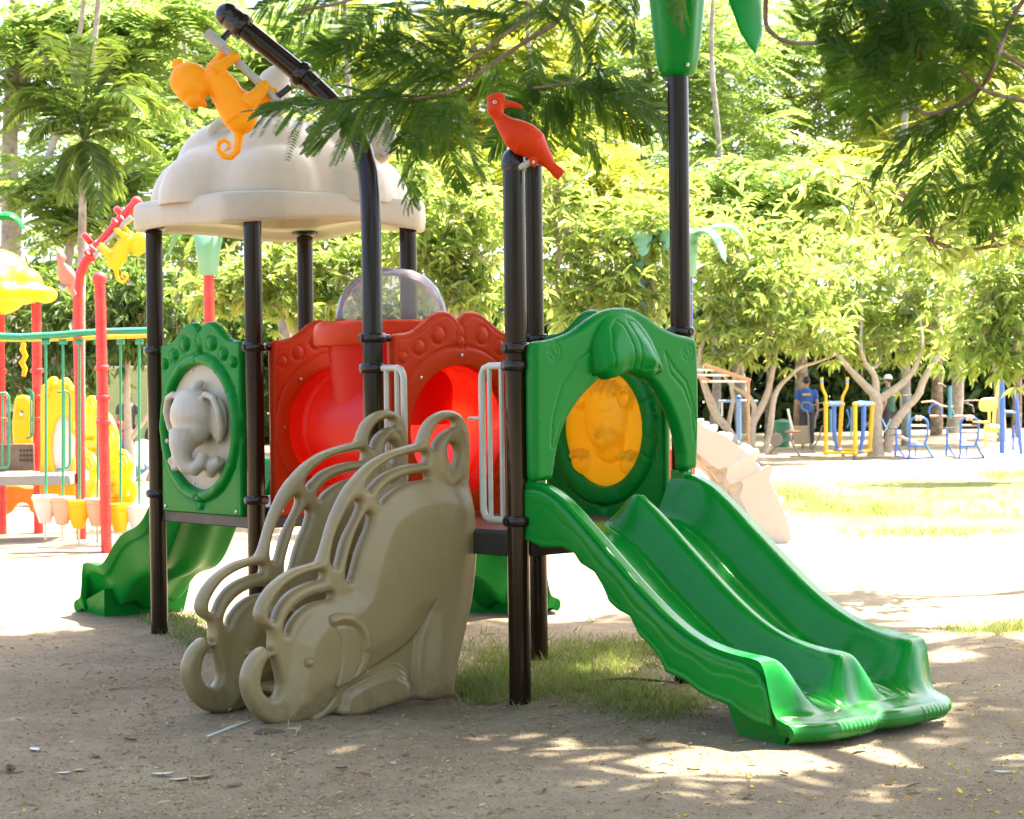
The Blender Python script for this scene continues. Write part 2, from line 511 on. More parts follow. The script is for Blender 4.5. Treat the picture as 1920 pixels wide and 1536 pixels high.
# ---------------------------------------------------------------- posts and clamps
def post(parent, P, top, dome=True, mat=POST, r=PR, path=None):
    mb = MB()
    if path: mb.tube(path, r, 28)
    else: mb.tube([P + K3 * -0.15, P + K3 * top * .5, P + K3 * top], r, 28)
    o = mb.build('post', mat, parent)
    if dome and not path:
        MB().lathe([(r * 1.10, -0.045), (r * 1.14, -0.02), (r * 1.14, 0.0), (r * 1.06, 0.012), (r * 1.0, 0.03), (r * .78, 0.055), (r * .4, 0.07), (0, 0.075)], P + K3 * top, n=28).build('cap', CLAMP, o)
    return o
def clamp(po, P, z, dirs, mat=CLAMP, arm=0.115, r=PR):
    """two-piece collar round a post with an arm towards each panel"""
    mb = MB(); c = P + K3 * z
    mb.lathe([(r + .001, -.027), (r + .012, -.027), (r + .02, -.018), (r + .023, 0), (r + .02, .018), (r + .012, .027), (r + .001, .027)], c, n=28)
    for d in dirs:
        d = Vector(d).normalized()
        mb.tube([c + d * (r - .01), c + d * (arm * .72), c + d * arm], [.021, .023, .021], 14)
        e = -d
        mb.tube([c + e * (r + .004), c + e * (r + .030)], .019, 12)
        s = d.cross(K3)
        mb.tube([c + d * (r + .018) + s * .026, c + d * (r + .018) + s * .036], .008, 8)
        mb.tube([c + d * (r + .018) - s * .026, c + d * (r + .018) - s * .036], .008, 8)
    o = mb.build('clamp', mat, po)
    bt = MB()
    for d in dirs:
        d = Vector(d).normalized(); s = d.cross(K3)
        for q in (-1, 1):
            bt.lathe([(.0055, 0), (.0055, .003), (.003, .005), (0, .005)], c + d * (r + .018) + s * (.036 * q), ax=s * q, n=8)
            bt.lathe([(.005, 0), (.005, .003), (0, .004)], c - d * (r * .55) + s * (q * (r + .016)), ax=s * q, n=8)
    return o

towA = thing('roofed_play_tower', 'cream-roofed play tower on four dark brown posts with green elephant panel', 'play tower', (P1 + P4) / 2)
towB = thing('open_play_tower', 'open play tower with green arch hood and round amber lion panel above the slide', 'play tower', (P5 + P8) / 2)
poA = {}
for i, P in ((1, P1), (2, P2), (3, P3), (4, P4)):
    poA[i] = post(towA, P, 2.79, dome=False)
ZC = 1.905
clamp(poA[1], P1, ZC, [U3]); clamp(poA[2], P2, ZC, [-U3, V3]); clamp(poA[4], P4, ZC, [-V3]); clamp(poA[3], P3, ZC, [U3])
clamp(poA[1], P1, 0.95, [U3], arm=.1); clamp(poA[2], P2, 0.95, [-U3], arm=.1)
# tower B posts: a bent one, one with the bird, a tall back one, one carrying the palm top
bend = [P5 + K3 * -0.15, P5 + K3 * 1.4]
bpx = [(696, 420), (694, 370), (690, 325), (681, 285), (666, 250), (644, 217), (614, 185), (577, 150), (505, 92), (432, 33)]
for i, (px, py) in enumerate(bpx): bend.append(at(px, py, P5.y + .03 * i))
tdir = (bend[-1] - bend[-3]).normalized()
bend_end = bend[-1]
p5 = post(towB, P5, 0, path=bend)
mb = MB(); mb.ell(bend_end + tdir * 0.02, 0.072); mb.lathe([(.06, -.06), (.070, -.05), (.070, .0), (.062, .01)], bend_end, ax=tdir, n=24)
mb.build('cap', CLAMP, p5)
p6 = post(towB, P6, 2.80); p7 = post(towB, P7, 2.99); p8 = post(towB, P8, 3.42, dome=False)
clamp(p5, P5, ZC + .02, [V3]); clamp(p7, P7, ZC + .02, [U3, -V3]); clamp(p8, P8, ZC + .03, [-U3])
clamp(p6, P6, 1.845, [V3]); clamp(p8, P8, 1.845, [-V3])
RT, RBOT = 1.755, 0.955
clamp(p5, P5, RT, [U3], arm=.09); clamp(p6, P6, RT, [-U3], arm=.09); clamp(p6, P6, RBOT, [-U3, V3], arm=.09); clamp(p5, P5, RBOT, [U3], arm=.09)

# ---------------------------------------------------------------- decks
def deck(parent, a, b, c, d, z=0.9):
    m = (a + b + c + d) / 4
    def ins(p, k): return m + (p - m) * k
    q = [ins(p, .97) for p in (a, b, c, d)]
    mb = MB(); vs = [p + K3 * z for p in q] + [p + K3 * (z - .012) for p in q]
    mb.add(vs, [(0, 1, 2, 3), (7, 6, 5, 4)] + [(i, i + 4, (i + 1) % 4 + 4, (i + 1) % 4) for i in range(4)])
    o = mb.build('deck', DECK, parent, smooth=False)
    for i in range(4):
        p, r = q[i], q[(i + 1) % 4]; t = (r - p); L = t.length; t.normalize(); n = t.cross(K3)
        bm_ = MB(); bm_.box((p + r) / 2 + K3 * (z - .073), (L - .14, .042, .12), (t, n, K3), .006)
        e = bm_.build('beam', DARKM, o)
    return o
deck(towA, P1, P2, P4, P3); deck(towB, P5, P6, P8, P7)

# ---------------------------------------------------------------- scalloped panels
HW = 0.49; ZB, ZS = 0.835, 1.945
def panel_outline(hump=1.0):
    half = [(-1, 0), (-.93, .004), (-.78, .010), (-.67, .024), (-.57, .052), (-.48, .083), (-.40, .110), (-.31, .130), (-.22, .138), (-.13, .130), (-.06, .105), (-.02, .083), (0, .078)]
    top = [(x * HW, ZS + h * hump) for x, h in half] + [(-x * HW, ZS + h * hump) for x, h in half[-2::-1]]
    L = [(-HW + .012, ZB), (-HW, ZB + .012)] + [(-HW, ZB + .02 + t * (ZS - ZB - .04) / 8) for t in range(9)] + [(-HW + .004, ZS - .006)] + top[1:-1]
    Rr = [(HW - .004, ZS - .006)] + [(HW, ZB + .02 + t * (ZS - ZB - .04) / 8) for t in range(8, -1, -1)] + [(HW, ZB + .012), (HW - .012, ZB)]
    return np.array(L + Rr)
CZ = 1.40
BUB = [(-.335, -.005, .045), (.335, -.005, .045), (0, -.045, .033), (-.62, -.075, .039), (.62, -.075, .039), (-.86, -.13, .031), (.86, -.13, .031)]
def circle(r, n=72, cx=0, cy=CZ, ry=None):
    return np.array([(cx + r * math.cos(2 * math.pi * i / n), cy + (ry or r) * math.sin(2 * math.pi * i / n)) for i in range(n)])
def panel(parent, name, Pa, Pb, N, mat, hole, ringr, ringh, thick=0.075, bubbles=True, res=0.0075, segs=0, bh=1.0):
    """Pa -> Pb runs left to right as seen from the side N points to"""
    Uv = (Pb - Pa).normalized(); O = (Pa + Pb) / 2; Nv = Vector(N)
    ol = panel_outline()
    tb = thick / 2
    def front(x, y, d):
        dd, _, _ = sdf([ol], x, y)
        h = rnd(dd, .022, tb)
        # border line
        h -= .004 * np.exp(-((dd - .032) / .005) ** 2)
        q = np.hypot(x, y - CZ)
        # raised ring with soft shoulders
        rr = (q - hole) / (ringr - hole)
        m = (q <= ringr + .03)
        h = h + np.where(m, ringh * np.sqrt(np.clip(1 - (2 * np.clip(rr, 0, 1) - 1) ** 2, 0, 1)), 0)
        h -= .008 * np.exp(-((q - ringr - .006) / .006) ** 2)
        if segs:
            an = np.arctan2(y - CZ, x); ph = (an * segs / (2 * np.pi)) % 1
            h -= np.where(m & (rr > .1), .006 * np.exp(-((ph - .5) / .022) ** 2), 0)
            for k in range(segs):
                th = 2 * np.pi * (k + .0) / segs
                h += bulge(x, y, (hole + ringr) / 2 * np.cos(th), CZ + (hole + ringr) / 2 * np.sin(th), .05, .05, .004)
        if bubbles:
            for fx, dz, r in BUB:
                cx, cy = fx * HW, ZS + dz; qq = np.hypot(x - cx, y - cy)
                h -= .010 * bh * np.exp(-((qq - r * 1.12) / (r * .22)) ** 2)
                h += bulge(x, y, cx, cy, r, r, .024 * bh)
            # the two swirls that start in the notch
            for s_ in (-1, 1):
                ln = [(s_ * .003, ZS + .07), (s_ * .03, ZS + .03), (s_ * .035, ZS - .01), (s_ * .02, ZS - .05), (s_ * .05 - .02, ZS - .085)]
                h -= .006 * np.exp(-(line_d(x, y, ln if s_ > 0 else ln[:3]) / .006) ** 2)
            h += bulge(x, y, 0, ZB + .075, .042, .045, .02)
            qq = np.hypot(x, y - ZB - .075); h -= .007 * np.exp(-((qq - .05) / .008) ** 2)
        return h
    o = plate(name, [ol, circle(hole)], (O, Uv, K3, Nv), front, lambda x, y, d: -rnd(sdf([ol], x, y)[0], .022, tb), mat, parent, res)
    # little screws
    for cx, cz in ((-HW + .05, ZB + .04), (HW - .06, ZB + .035)):
        MB().lathe([(.012, -.002), (.012, .003), (.008, .007), (0, .008)], O + Uv * cx + K3 * cz + Nv * tb, ax=Nv, n=10).build('screw', STEEL, o)
    return o

# --- green panel with the elephant
gp = panel(towA, 'elephant_panel', P1, P2, -V3, GREEN, 0.405, 0.478, 0.03, segs=6)
gp['label'] = 'green scalloped panel with beige elephant in its round opening'
Og = (P1 + P2) / 2
# embossed maker's mark, too worn to read: a row of small raised strokes
mk = MB()
for i in range(5):
    c = Og + U3 * (.31 + i * .026) + K3 * (ZB + .105) - V3 * .037
    mk.box(c, (.006, .004, .028), (U3, V3, K3)); mk.box(c + U3 * .009 + K3 * (.010 if i % 2 else -.006), (.012, .004, .006), (U3, V3, K3)); 
    if i % 3 != 1: mk.box(c + U3 * .016, (.005, .004, .026), (U3, V3, K3))
mk.build('embossed_mark', GREEN, gp)
disc = lambda r: [circle(r)]
plate('round_insert', disc(.412), (Og + V3 * .012, U3, K3, -V3), lambda x, y, d: .010 + bulge(x, y, 0, CZ, .5, .5, .012), -.012, BEIGE, gp, .012)
for k in range(10):
    a = 2 * math.pi * k / 10
    MB().lathe([(.008, 0), (.008, .003), (0, .006)], Og + U3 * (.385 * math.cos(a)) + K3 * (CZ + .385 * math.sin(a)) - V3 * .010, ax=-V3, n=8).build('screw', STEEL, gp)
mb = MB(); F = lambda x, z, y: Og + U3 * x + K3 * (CZ + z) - V3 * y     # x right, z up, y out of the panel
Mr = Matrix((U3, -V3, K3)).transposed()
mb.ell(F(.0, .08, .07), (.19, .15, .17), Mr); mb.ell(F(.01, -.0, .10), (.16, .11, .13), Mr)
mb.tube([F(0, .22, .07), F(.02, .27, .06), F(.04, .30, .03)], [.06, .035, .015], 10)
for q in (-.07, -.02, .03):
    mb.tube([F(q - .05, .19, .16), F(q - .02, .235, .13), F(q + .02, .25, .09)], [.008, .015, .008], 8)
mb.tube([F(.015, -.05, .15), F(.03, -.12, .19), F(.045, -.19, .20), F(.08, -.25, .185), F(.13, -.262, .16), F(.165, -.225, .135), F(.165, -.165, .115)], [.115, .085, .062, .054, .05, .046, .04], 14)
for s_ in (1, -1):
    mb.tube([F(s_ * .11, .18, .09), F(s_ * .19, .215, .11), F(s_ * .27, .19, .10), F(s_ * .31, .10, .09), F(s_ * .305, .0, .07), F(s_ * .265, -.075, .055), F(s_ * .22, -.10, .05)], [.018, .024, .026, .026, .024, .02, .014], 10)
    mb.ell(F(s_ * .215, .05, .035), (.10, .03, .14), Mr)
mb.ell(F(-.19, -.22, .07), (.06, .06, .065), Mr); mb.ell(F(-.16, -.25, .10), (.03, .03, .03), Mr); mb.ell(F(-.20, -.26, .10), (.03, .03, .03), Mr); mb.ell(F(-.22, -.22, .11), (.028, .03, .028), Mr)
mb.tube([F(.14, -.30, .05), F(.20, -.24, .07), F(.26, -.205, .05)], [.035, .055, .035], 12)
el = build_remesh(mb, 'elephant_figure', BEIGE, gp, .009, 5)
for s_ in (-1, 1):
    mb = MB(); mb.ell(F(-.02 + s_ * .085, -.085, .215), (.017, .012, .015), Mr, 12, 8); mb.build('eye', BEIGE, gp)

# --- the far green panel on the back of the roofed tower, seen between the posts
gb = panel(towA, 'scalloped_panel', P4, P3, -V3, GREEN, 0.36, 0.44, 0.02, res=.014)

# --- red tunnel ends
RC1, RC2 = (P2 + P4) / 2, (P5 + P7) / 2
tun = thing('crawl_tunnel', 'red crawl tunnel with clear dome skylight joining the two towers', 'tunnel', (RC1 + RC2) / 2)
r1 = panel(tun, 'end_panel', P2, P4, U3, RED, 0.372, 0.475, 0.010, bh=.5)
r2 = panel(tun, 'end_panel', P5, P7, U3, RED, 0.372, 0.475, 0.006, bh=.5)
for rp, RCn in ((r1, RC1), (r2, RC2)):
    for k in range(8):
        a = 2 * math.pi * (k + .5) / 8 + R(22.5)
        MB().lathe([(.010, -.004), (.010, .004), (0, .008)], RCn + V3 * (.425 * math.cos(a)) + K3 * (CZ + .425 * math.sin(a)) + U3 * .047, ax=U3, n=10).build('screw', STEEL, rp)
ax_t = (RC2 - RC1); Lt = ax_t.length; tdn = ax_t.normalized()
mid = (RC1 + RC2) / 2
mb = MB()
def ring(c, r, n=48):
    sx_ = tdn.cross(K3).normalized()
    return [c + sx_ * (r * math.cos(2 * math.pi * i / n)) + K3 * (r * math.sin(2 * math.pi * i / n)) for i in range(n)]
prof = [(.0, .40), (.03, .40), (.035, .37), (.30, .37), (.32, .385), (.36, .385), (.38, .37), (Lt / 2 - .45, .37), (Lt / 2, .40), (Lt / 2 + .45, .37), (Lt - .38, .37), (Lt - .36, .385), (Lt - .32, .385), (Lt - .30, .37), (Lt - .035, .37), (Lt - .03, .40), (Lt, .40)]
vs = []; fs = []; n = 48
for s_, r in prof: vs += ring(RC1 + tdn * s_ + K3 * CZ, r)
for i in range(len(prof) - 1):
    for j in range(n): fs.append((i * n + j, i * n + (j + 1) % n, (i + 1) * n + (j + 1) % n, (i + 1) * n + j))
mb.add(vs, fs); mb.build('tube', REDT, tun)
mb = MB(); cbay = mid + K3 * CZ
mb.lathe([(.36, .02), (.37, .2), (.385, .45), (.39, .56)], cbay, n=48)
bay = MB(); 
bay.v = mb.v; bay.f = [f for f in mb.f if len(f) == 4]
bay_o = bay.build('bay', REDT, tun)
MB().lathe([(.388, .50), (.465, .50), (.475, .515), (.475, .59), (.465, .625), (.44, .645), (.33, .65), (.33, .63), (.36, .60), (.388, .56), (.388, .50)], cbay, n=64).build('rim', RED, tun)
MB().lathe([(.345, .640), (.343, .69), (.325, .77), (.285, .85), (.22, .915), (.14, .955), (.06, .972), (0, .975)], cbay, n=48).build('dome', CLEAR, tun, angle=180)

# --- lion panel (back right side of the open tower, seen from inside)
lp = panel(towB, 'lion_panel', P7, P8, -V3, GREEN, 0.335, 0.44, 0.022, segs=8)
lp['label'] = 'green panel behind the slide with round amber lion insert'
Ol = (P7 + P8) / 2
mb = MB(); FL = lambda x, z, y: Ol + U3 * x + K3 * (CZ + z) - V3 * (y - .02)
N_ = 48
LB = [(.01, .05, .175, .185, .085), (.0, .17, .15, .08, .07), (.055, -.06, .10, .085, .15), (.045, -.12, .105, .075, .10), (.06, -.03, .035, .028, .175), (-.2, -.2, .075, .07, .06), (.2, -.2, .075, .07, .06),
      (-.24, -.16, .024, .03, .08), (-.2, -.15, .024, .03, .085), (-.16, -.16, .024, .03, .08), (.24, -.16, .024, .03, .08), (.2, -.15, .024, .03, .085), (.16, -.16, .024, .03, .08),
      (-.06, .23, .022, .05, .09), (-.02, .235, .022, .05, .095), (.03, .235, .022, .05, .095), (.08, .225, .022, .05, .09), (.12, .21, .02, .04, .08)]
def lion(x, y, d):
    h = np.zeros_like(x)
    for cx, cy, rx, ry, hh in LB:
        b_ = bulge(x, y, cx, CZ + cy, rx, ry, hh); h = np.maximum(h, b_) + .15 * np.minimum(h, b_)
    for s_ in (-1, 1):
        q = np.hypot(x - s_ * .185, y - CZ - .17); h = np.maximum(h, .055 * np.exp(-((q - .045) / .018) ** 2) * (np.hypot(x - .01, y - CZ - .05) > .165))
    for ln in ([(.06, CZ - .06), (.05, CZ - .13), (.02, CZ - .16)], [(.05, CZ - .13), (.09, CZ - .16)]): h -= .008 * np.exp(-(line_d(x, y, ln) / .006) ** 2)
    return h * .72 + .006
plate('lion_insert', disc(.345), (Ol, U3, K3, -V3), lion, lambda x, y, d: lion(x, y, d) - .012, AMBER, lp, .009)

# ---------------------------------------------------------------- green arch hood above the slide
HO = P6 + U3 * 0.105; HN = U3
def hp(px, py, off=0.04):
    q = on(px, py, HO + HN * off, HN) - HO; return (q.dot(V3), q.z)
ol = smooth_loop([hp(*q) for q in [(1005, 899), (1003, 850), (1002, 760), (1002, 690), (1003, 652), (1010, 641), (1040, 636), (1078, 622), (1108, 600), (1135, 584), (1160, 577), (1187, 579), (1212, 591), (1240, 611), (1270, 625), (1298, 632), (1307, 642), (1310, 690), (1311, 760), (1310, 830), (1308, 872), (1304, 879), (1283, 880),
    (1281, 850), (1272, 806), (1258, 768), (1243, 740), (1225, 716), (1200, 700), (1175, 694), (1145, 698), (1118, 718), (1092, 745), (1070, 777), (1054, 812), (1045, 850), (1040, 884), (1036, 899), (1020, 901)]], 3)
arc_l = [hp(*q) for q in [(1033, 838), (1036, 780), (1052, 722), (1080, 680), (1117, 650), (1121, 690), (1100, 720), (1070, 757), (1048, 800), (1038, 838)]]
arc_r = [hp(*q) for q in [(1301, 826), (1296, 770), (1280, 728), (1256, 700), (1246, 660), (1262, 690), (1285, 716), (1298, 760), (1305, 800), (1301, 826)]]
tg1, tg2 = hp(1039, 661), hp(1288, 661)
def hood_front(x, y, d):
    h = .012 + rnd(d, .028, .034)
    for ln in (arc_l + [arc_l[0]], arc_r): h -= .006 * np.exp(-(line_d(x, y, ln) / .006) ** 2)
    for cx, cy in (tg1, tg2):
        q = np.hypot(x - cx, y - cy)
        h -= .005 * np.exp(-((q - .020) / .004) ** 2)
        an = np.arctan2(y - cy, x - cx)
        h -= np.where(np.abs(np.sin(2 * an)) > .35, .005, 0) * np.exp(-((q - .042) / .004) ** 2)
        h -= .005 * np.exp(-(np.minimum(np.abs(x - cx), np.abs(y - cy)) / .0035) ** 2) * (q > .028) * (q < .052)
    return h
hood = plate('arch_hood', [ol], (HO, V3, K3, HN), hood_front, lambda x, y, d: -.012 - rnd(d, .028, .03), GREEN, towB, .0075)
vl = smooth_loop([hp(*q, .1) for q in [(1122, 700), (1120, 662), (1127, 625), (1142, 598), (1164, 584), (1190, 586), (1212, 602), (1230, 628), (1243, 662), (1249, 690), (1246, 702), (1236, 704), (1222, 712), (1205, 706), (1184, 700), (1166, 708), (1148, 712), (1134, 706)]], 4)
vc = np.array(vl).mean(0)
ribs = [[hp(*q, .1) for q in ln] for ln in ([(1147, 690), (1145, 650), (1152, 615), (1164, 600), (1174, 610), (1184, 650), (1187, 690)], [(1197, 690), (1196, 640), (1184, 600), (1200, 604), (1219, 640), (1232, 690), (1205, 692)])]
def visor_front(x, y, d):
    zt = np.array(vl)[:, 1].max(); zb_ = np.array(vl)[:, 1].min()
    f = np.clip((zt - y) / (zt - zb_), 0, 1)
    h = .034 + rnd(d, .04, .075) * (.25 + .75 * f) + .06 * np.sqrt(f) * sm(d, 0, .12) 
    for ln in ribs: h -= .007 * np.exp(-(line_d(x, y, ln) / .005) ** 2)
    return h
plate('visor', [vl], (HO, V3, K3, HN), visor_front, .03, GREEN, hood, .007)
# ---------------------------------------------------------------- pale handrails at the climber
def handrail(Pp, sgn, nb):
    A = lambda t, z: Pp + U3 * (sgn * t) + K3 * z
    w = .275; mb = MB()
    pts = [A(.075, RT), A(w - .06, RT), A(w - .02, RT - .012), A(w - .004, RT - .04), A(w, RT - .07), A(w, RBOT + .07), A(w - .004, RBOT + .04), A(w - .02, RBOT + .012), A(w - .06, RBOT), A(.075, RBOT)]
    mb.tube(pts, .0185, 12); o = mb.build('handrail', RAILW, towB)
    for k in range(nb):
        t = .085 + (w - .085) * (k + .35) / nb
        MB().tube([A(t, RT), A(t, RBOT)], .0135, 10).build('bar', RAILW, o)
    return o
handrail(P5, 1, 2); hr = handrail(P6, -1, 2)
MB().tube([P6 - U3 * .27 + K3 * 1.48, P6 - U3 * .36 + K3 * 1.48 - V3 * .02], .011, 10).build('bar', RAILW, hr)

# ---------------------------------------------------------------- roof of the tower
CA = (P1 + P4) / 2
def roof():
    root = bpy.data.objects.new('roof_tmp', None)
    n = 160
    zr = 2.80
    def rim_r(q):
        # rounded square, slightly wavy, corners over the posts; q in the U/V frame
        c, s = abs(math.cos(q)), abs(math.sin(q)); e = 5.0
        r = 0.82 / ((c ** e + s ** e) ** (1 / e))
        return min(r, .965) + 0.008 * math.cos(8 * q + .6)
    def drop(q): return 0.014 * math.cos(4 * q) + 0.014 * math.cos(3 * q + 1.1)   # the rim's hem waves up and down
    prof = [(.93, -.08, 1), (.965, -.105, 1), (.985, -.10, 1), (.995, -.08, 1), (1.0, -.04, .8), (.998, .035, .3), (.990, .062, .2), (.965, .078, .1), (.92, .078, 0), (.86, .065, 0), (.80, .065, 0)]
    vs = []; fs = []
    for k, z, dr in prof:
        for j in range(n):
            q = 2 * math.pi * j / n; r = rim_r(q) * k
            vs.append(CA + U3 * (r * math.cos(q)) + V3 * (r * math.sin(q)) + K3 * (zr + z + drop(q) * dr))
    m = len(prof)
    for i in range(m - 1):
        for j in range(n): fs.append((i * n + j, i * n + (j + 1) % n, (i + 1) * n + (j + 1) % n, (i + 1) * n + j))
    ri = MB(); ri.add(vs, fs)
    # inner lip
    lip = [(.93, -.08, 1), (.90, -.045, .8), (.78, -.045, .5), (.74, -.03, .3), (.73, .05, 0), (.70, .07, 0)]
    vs = []; fs = []
    for k, z, dr in lip:
        for j in range(n):
            q = 2 * math.pi * j / n; r = rim_r(q) * k
            vs.append(CA + U3 * (r * math.cos(q)) + V3 * (r * math.sin(q)) + K3 * (zr + z + drop(q) * dr))
    for i in range(len(lip) - 1):
        for j in range(n): fs.append((i * n + j, (i + 1) * n + j, (i + 1) * n + (j + 1) % n, i * n + (j + 1) % n))
    ri.add(vs, fs)
    return ri
ri = roof()
dm = MB(); RZ = 2.80
dm.ell(CA + K3 * (RZ + .02), (.80, .80, .60), None, 40, 24)
for i in range(7):
    a = 2 * math.pi * i / 7 + .28; dm.ell(CA + Vector((.50 * math.cos(a), .50 * math.sin(a), RZ + .07)), (.38, .38, .36), None, 24, 14)
for i in range(5):
    a = 2 * math.pi * i / 5 + .9; dm.ell(CA + Vector((.33 * math.cos(a), .33 * math.sin(a), RZ + .27)), (.36, .36, .34), None, 24, 14)
rf = build_remesh(dm, 'roof', CREAM, towA, .02, 5)
bm = bmesh.new(); bm.from_mesh(rf.data)
bmesh.ops.bisect_plane(bm, geom=bm.verts[:] + bm.edges[:] + bm.faces[:], plane_co=(0, 0, RZ + .035), plane_no=(0, 0, 1), clear_inner=True)
bm.to_mesh(rf.data); bm.free()
ri.build('rim', CREAM, rf, angle=60)
zt = 3.50
mb = MB(); q = at(512, 175, CA.y - .1)
mb.ell(q, (.12, .12, .17)); mb.ell(q + Vector((.03, 0, .08)), (.09, .09, .11)); build_remesh(mb, 'knob', CREAM, rf, .014, 6)
for (px, py, yy, s_) in ((702, 262, CA.y - .15, 1), (430, 268, CA.y - .25, -1)):
    c = at(px, py, yy); mb = MB()
    mb.ell(c, (.15, .10, .17)); 
    mb.tube([c + Vector((math.cos(a) * .12, -.07, math.sin(a) * .14)) for a in [R(d) for d in range(-60, 241, 30)]], .035, 10)
    build_remesh(mb, 'ear', CREAM, rf, .014, 6)
for P in (P1, P2, P3, P4):
    MB().lathe([(PR + .001, -.03), (PR + .03, -.012), (PR + .035, .0), (PR + .001, .004)], P + K3 * 2.735, n=20).build('flange', CLAMP, rf)

# ---------------------------------------------------------------- double wave slide (local axes: s along the run, l across, z up)
SC = [(0.02, 1.155), (.15, 1.15), (.27, 1.11), (.40, 1.03), (.53, .935), (.66, .835), (.80, .73), (.93, .635), (1.06, .55), (1.18, .487), (1.30, .443), (1.42, .415), (1.54, .398), (1.62, .392), (1.69, .374), (1.74, .33), (1.79, .257), (1.84, .182), (1.90, .130), (1.96, .10)]
SB = [(0.02, .925), (.12, .92), (.22, .895), (.35, .83), (.5, .722), (.66, .60), (.82, .49), (1.0, .375), (1.15, .305), (1.3, .25), (1.45, .21), (1.6, .18), (1.75, .155), (1.9, .132), (1.96, .115)]
scx, scy = zip(*SC); sbx, sby = zip(*SB)
def cub(x, xs, ys):
    # smooth interpolation through a table
    xs = np.array(xs); ys = np.array(ys); x = np.asarray(x, float)
    m = np.gradient(ys, xs); i = np.clip(np.searchsorted(xs, x) - 1, 0, len(xs) - 2)
    h = xs[i + 1] - xs[i]; t = np.clip((x - xs[i]) / h, 0, 1)
    return (2 * t ** 3 - 3 * t ** 2 + 1) * ys[i] + (t ** 3 - 2 * t ** 2 + t) * h * m[i] + (-2 * t ** 3 + 3 * t ** 2) * ys[i + 1] + (t ** 3 - t ** 2) * h * m[i + 1]
SW = 1.20
WAVE = 0.0
def wav(s): return WAVE * np.sin((np.asarray(s, float) - .10) * 2 * np.pi / .78) * sm(np.asarray(s, float), .08, .35) * (1 - sm(np.asarray(s, float), 1.25, 1.6))
def slide_surface(s, l):
    zc = cub(s, scx, scy) + wav(s); zb = cub(s, sbx, sby) + wav(s)
    def rail(c, flatw, fall):
        return 1 - sm(np.abs(l - c), flatw, fall)
    fw = .022 + .026 * sm(s, 1.2, 1.6); fl = .18 + fw + .07 * sm(s, 1.25, 1.65); ho = np.maximum(rail(.045, fw, fl), rail(SW - .045, fw, fl))
    hm = rail(SW / 2, .010 + .018 * sm(s, 1.2, 1.6), .155 + .07 * sm(s, 1.3, 1.65)) * sm(s, .06, .30) * (0 if WAVE else 1)
    zm = zb + (zc - zb - .025) * hm
    zo = zb + (zc - zb) * ho
    z = np.maximum(zm, zo)
    # anti-slip ribs on the run-out
    rib = .0022 * np.sin(l * 2 * np.pi / .028) * sm(s, 1.50, 1.56) * (1 - sm(s, 1.84, 1.88)) * (1 - np.maximum(ho, hm)) ** 4
    dish = -.012 * np.cos((l - SW / 4) / (SW / 2) * 2 * np.pi) * (1 - np.maximum(ho, hm)) * 0
    return z + rib + dish
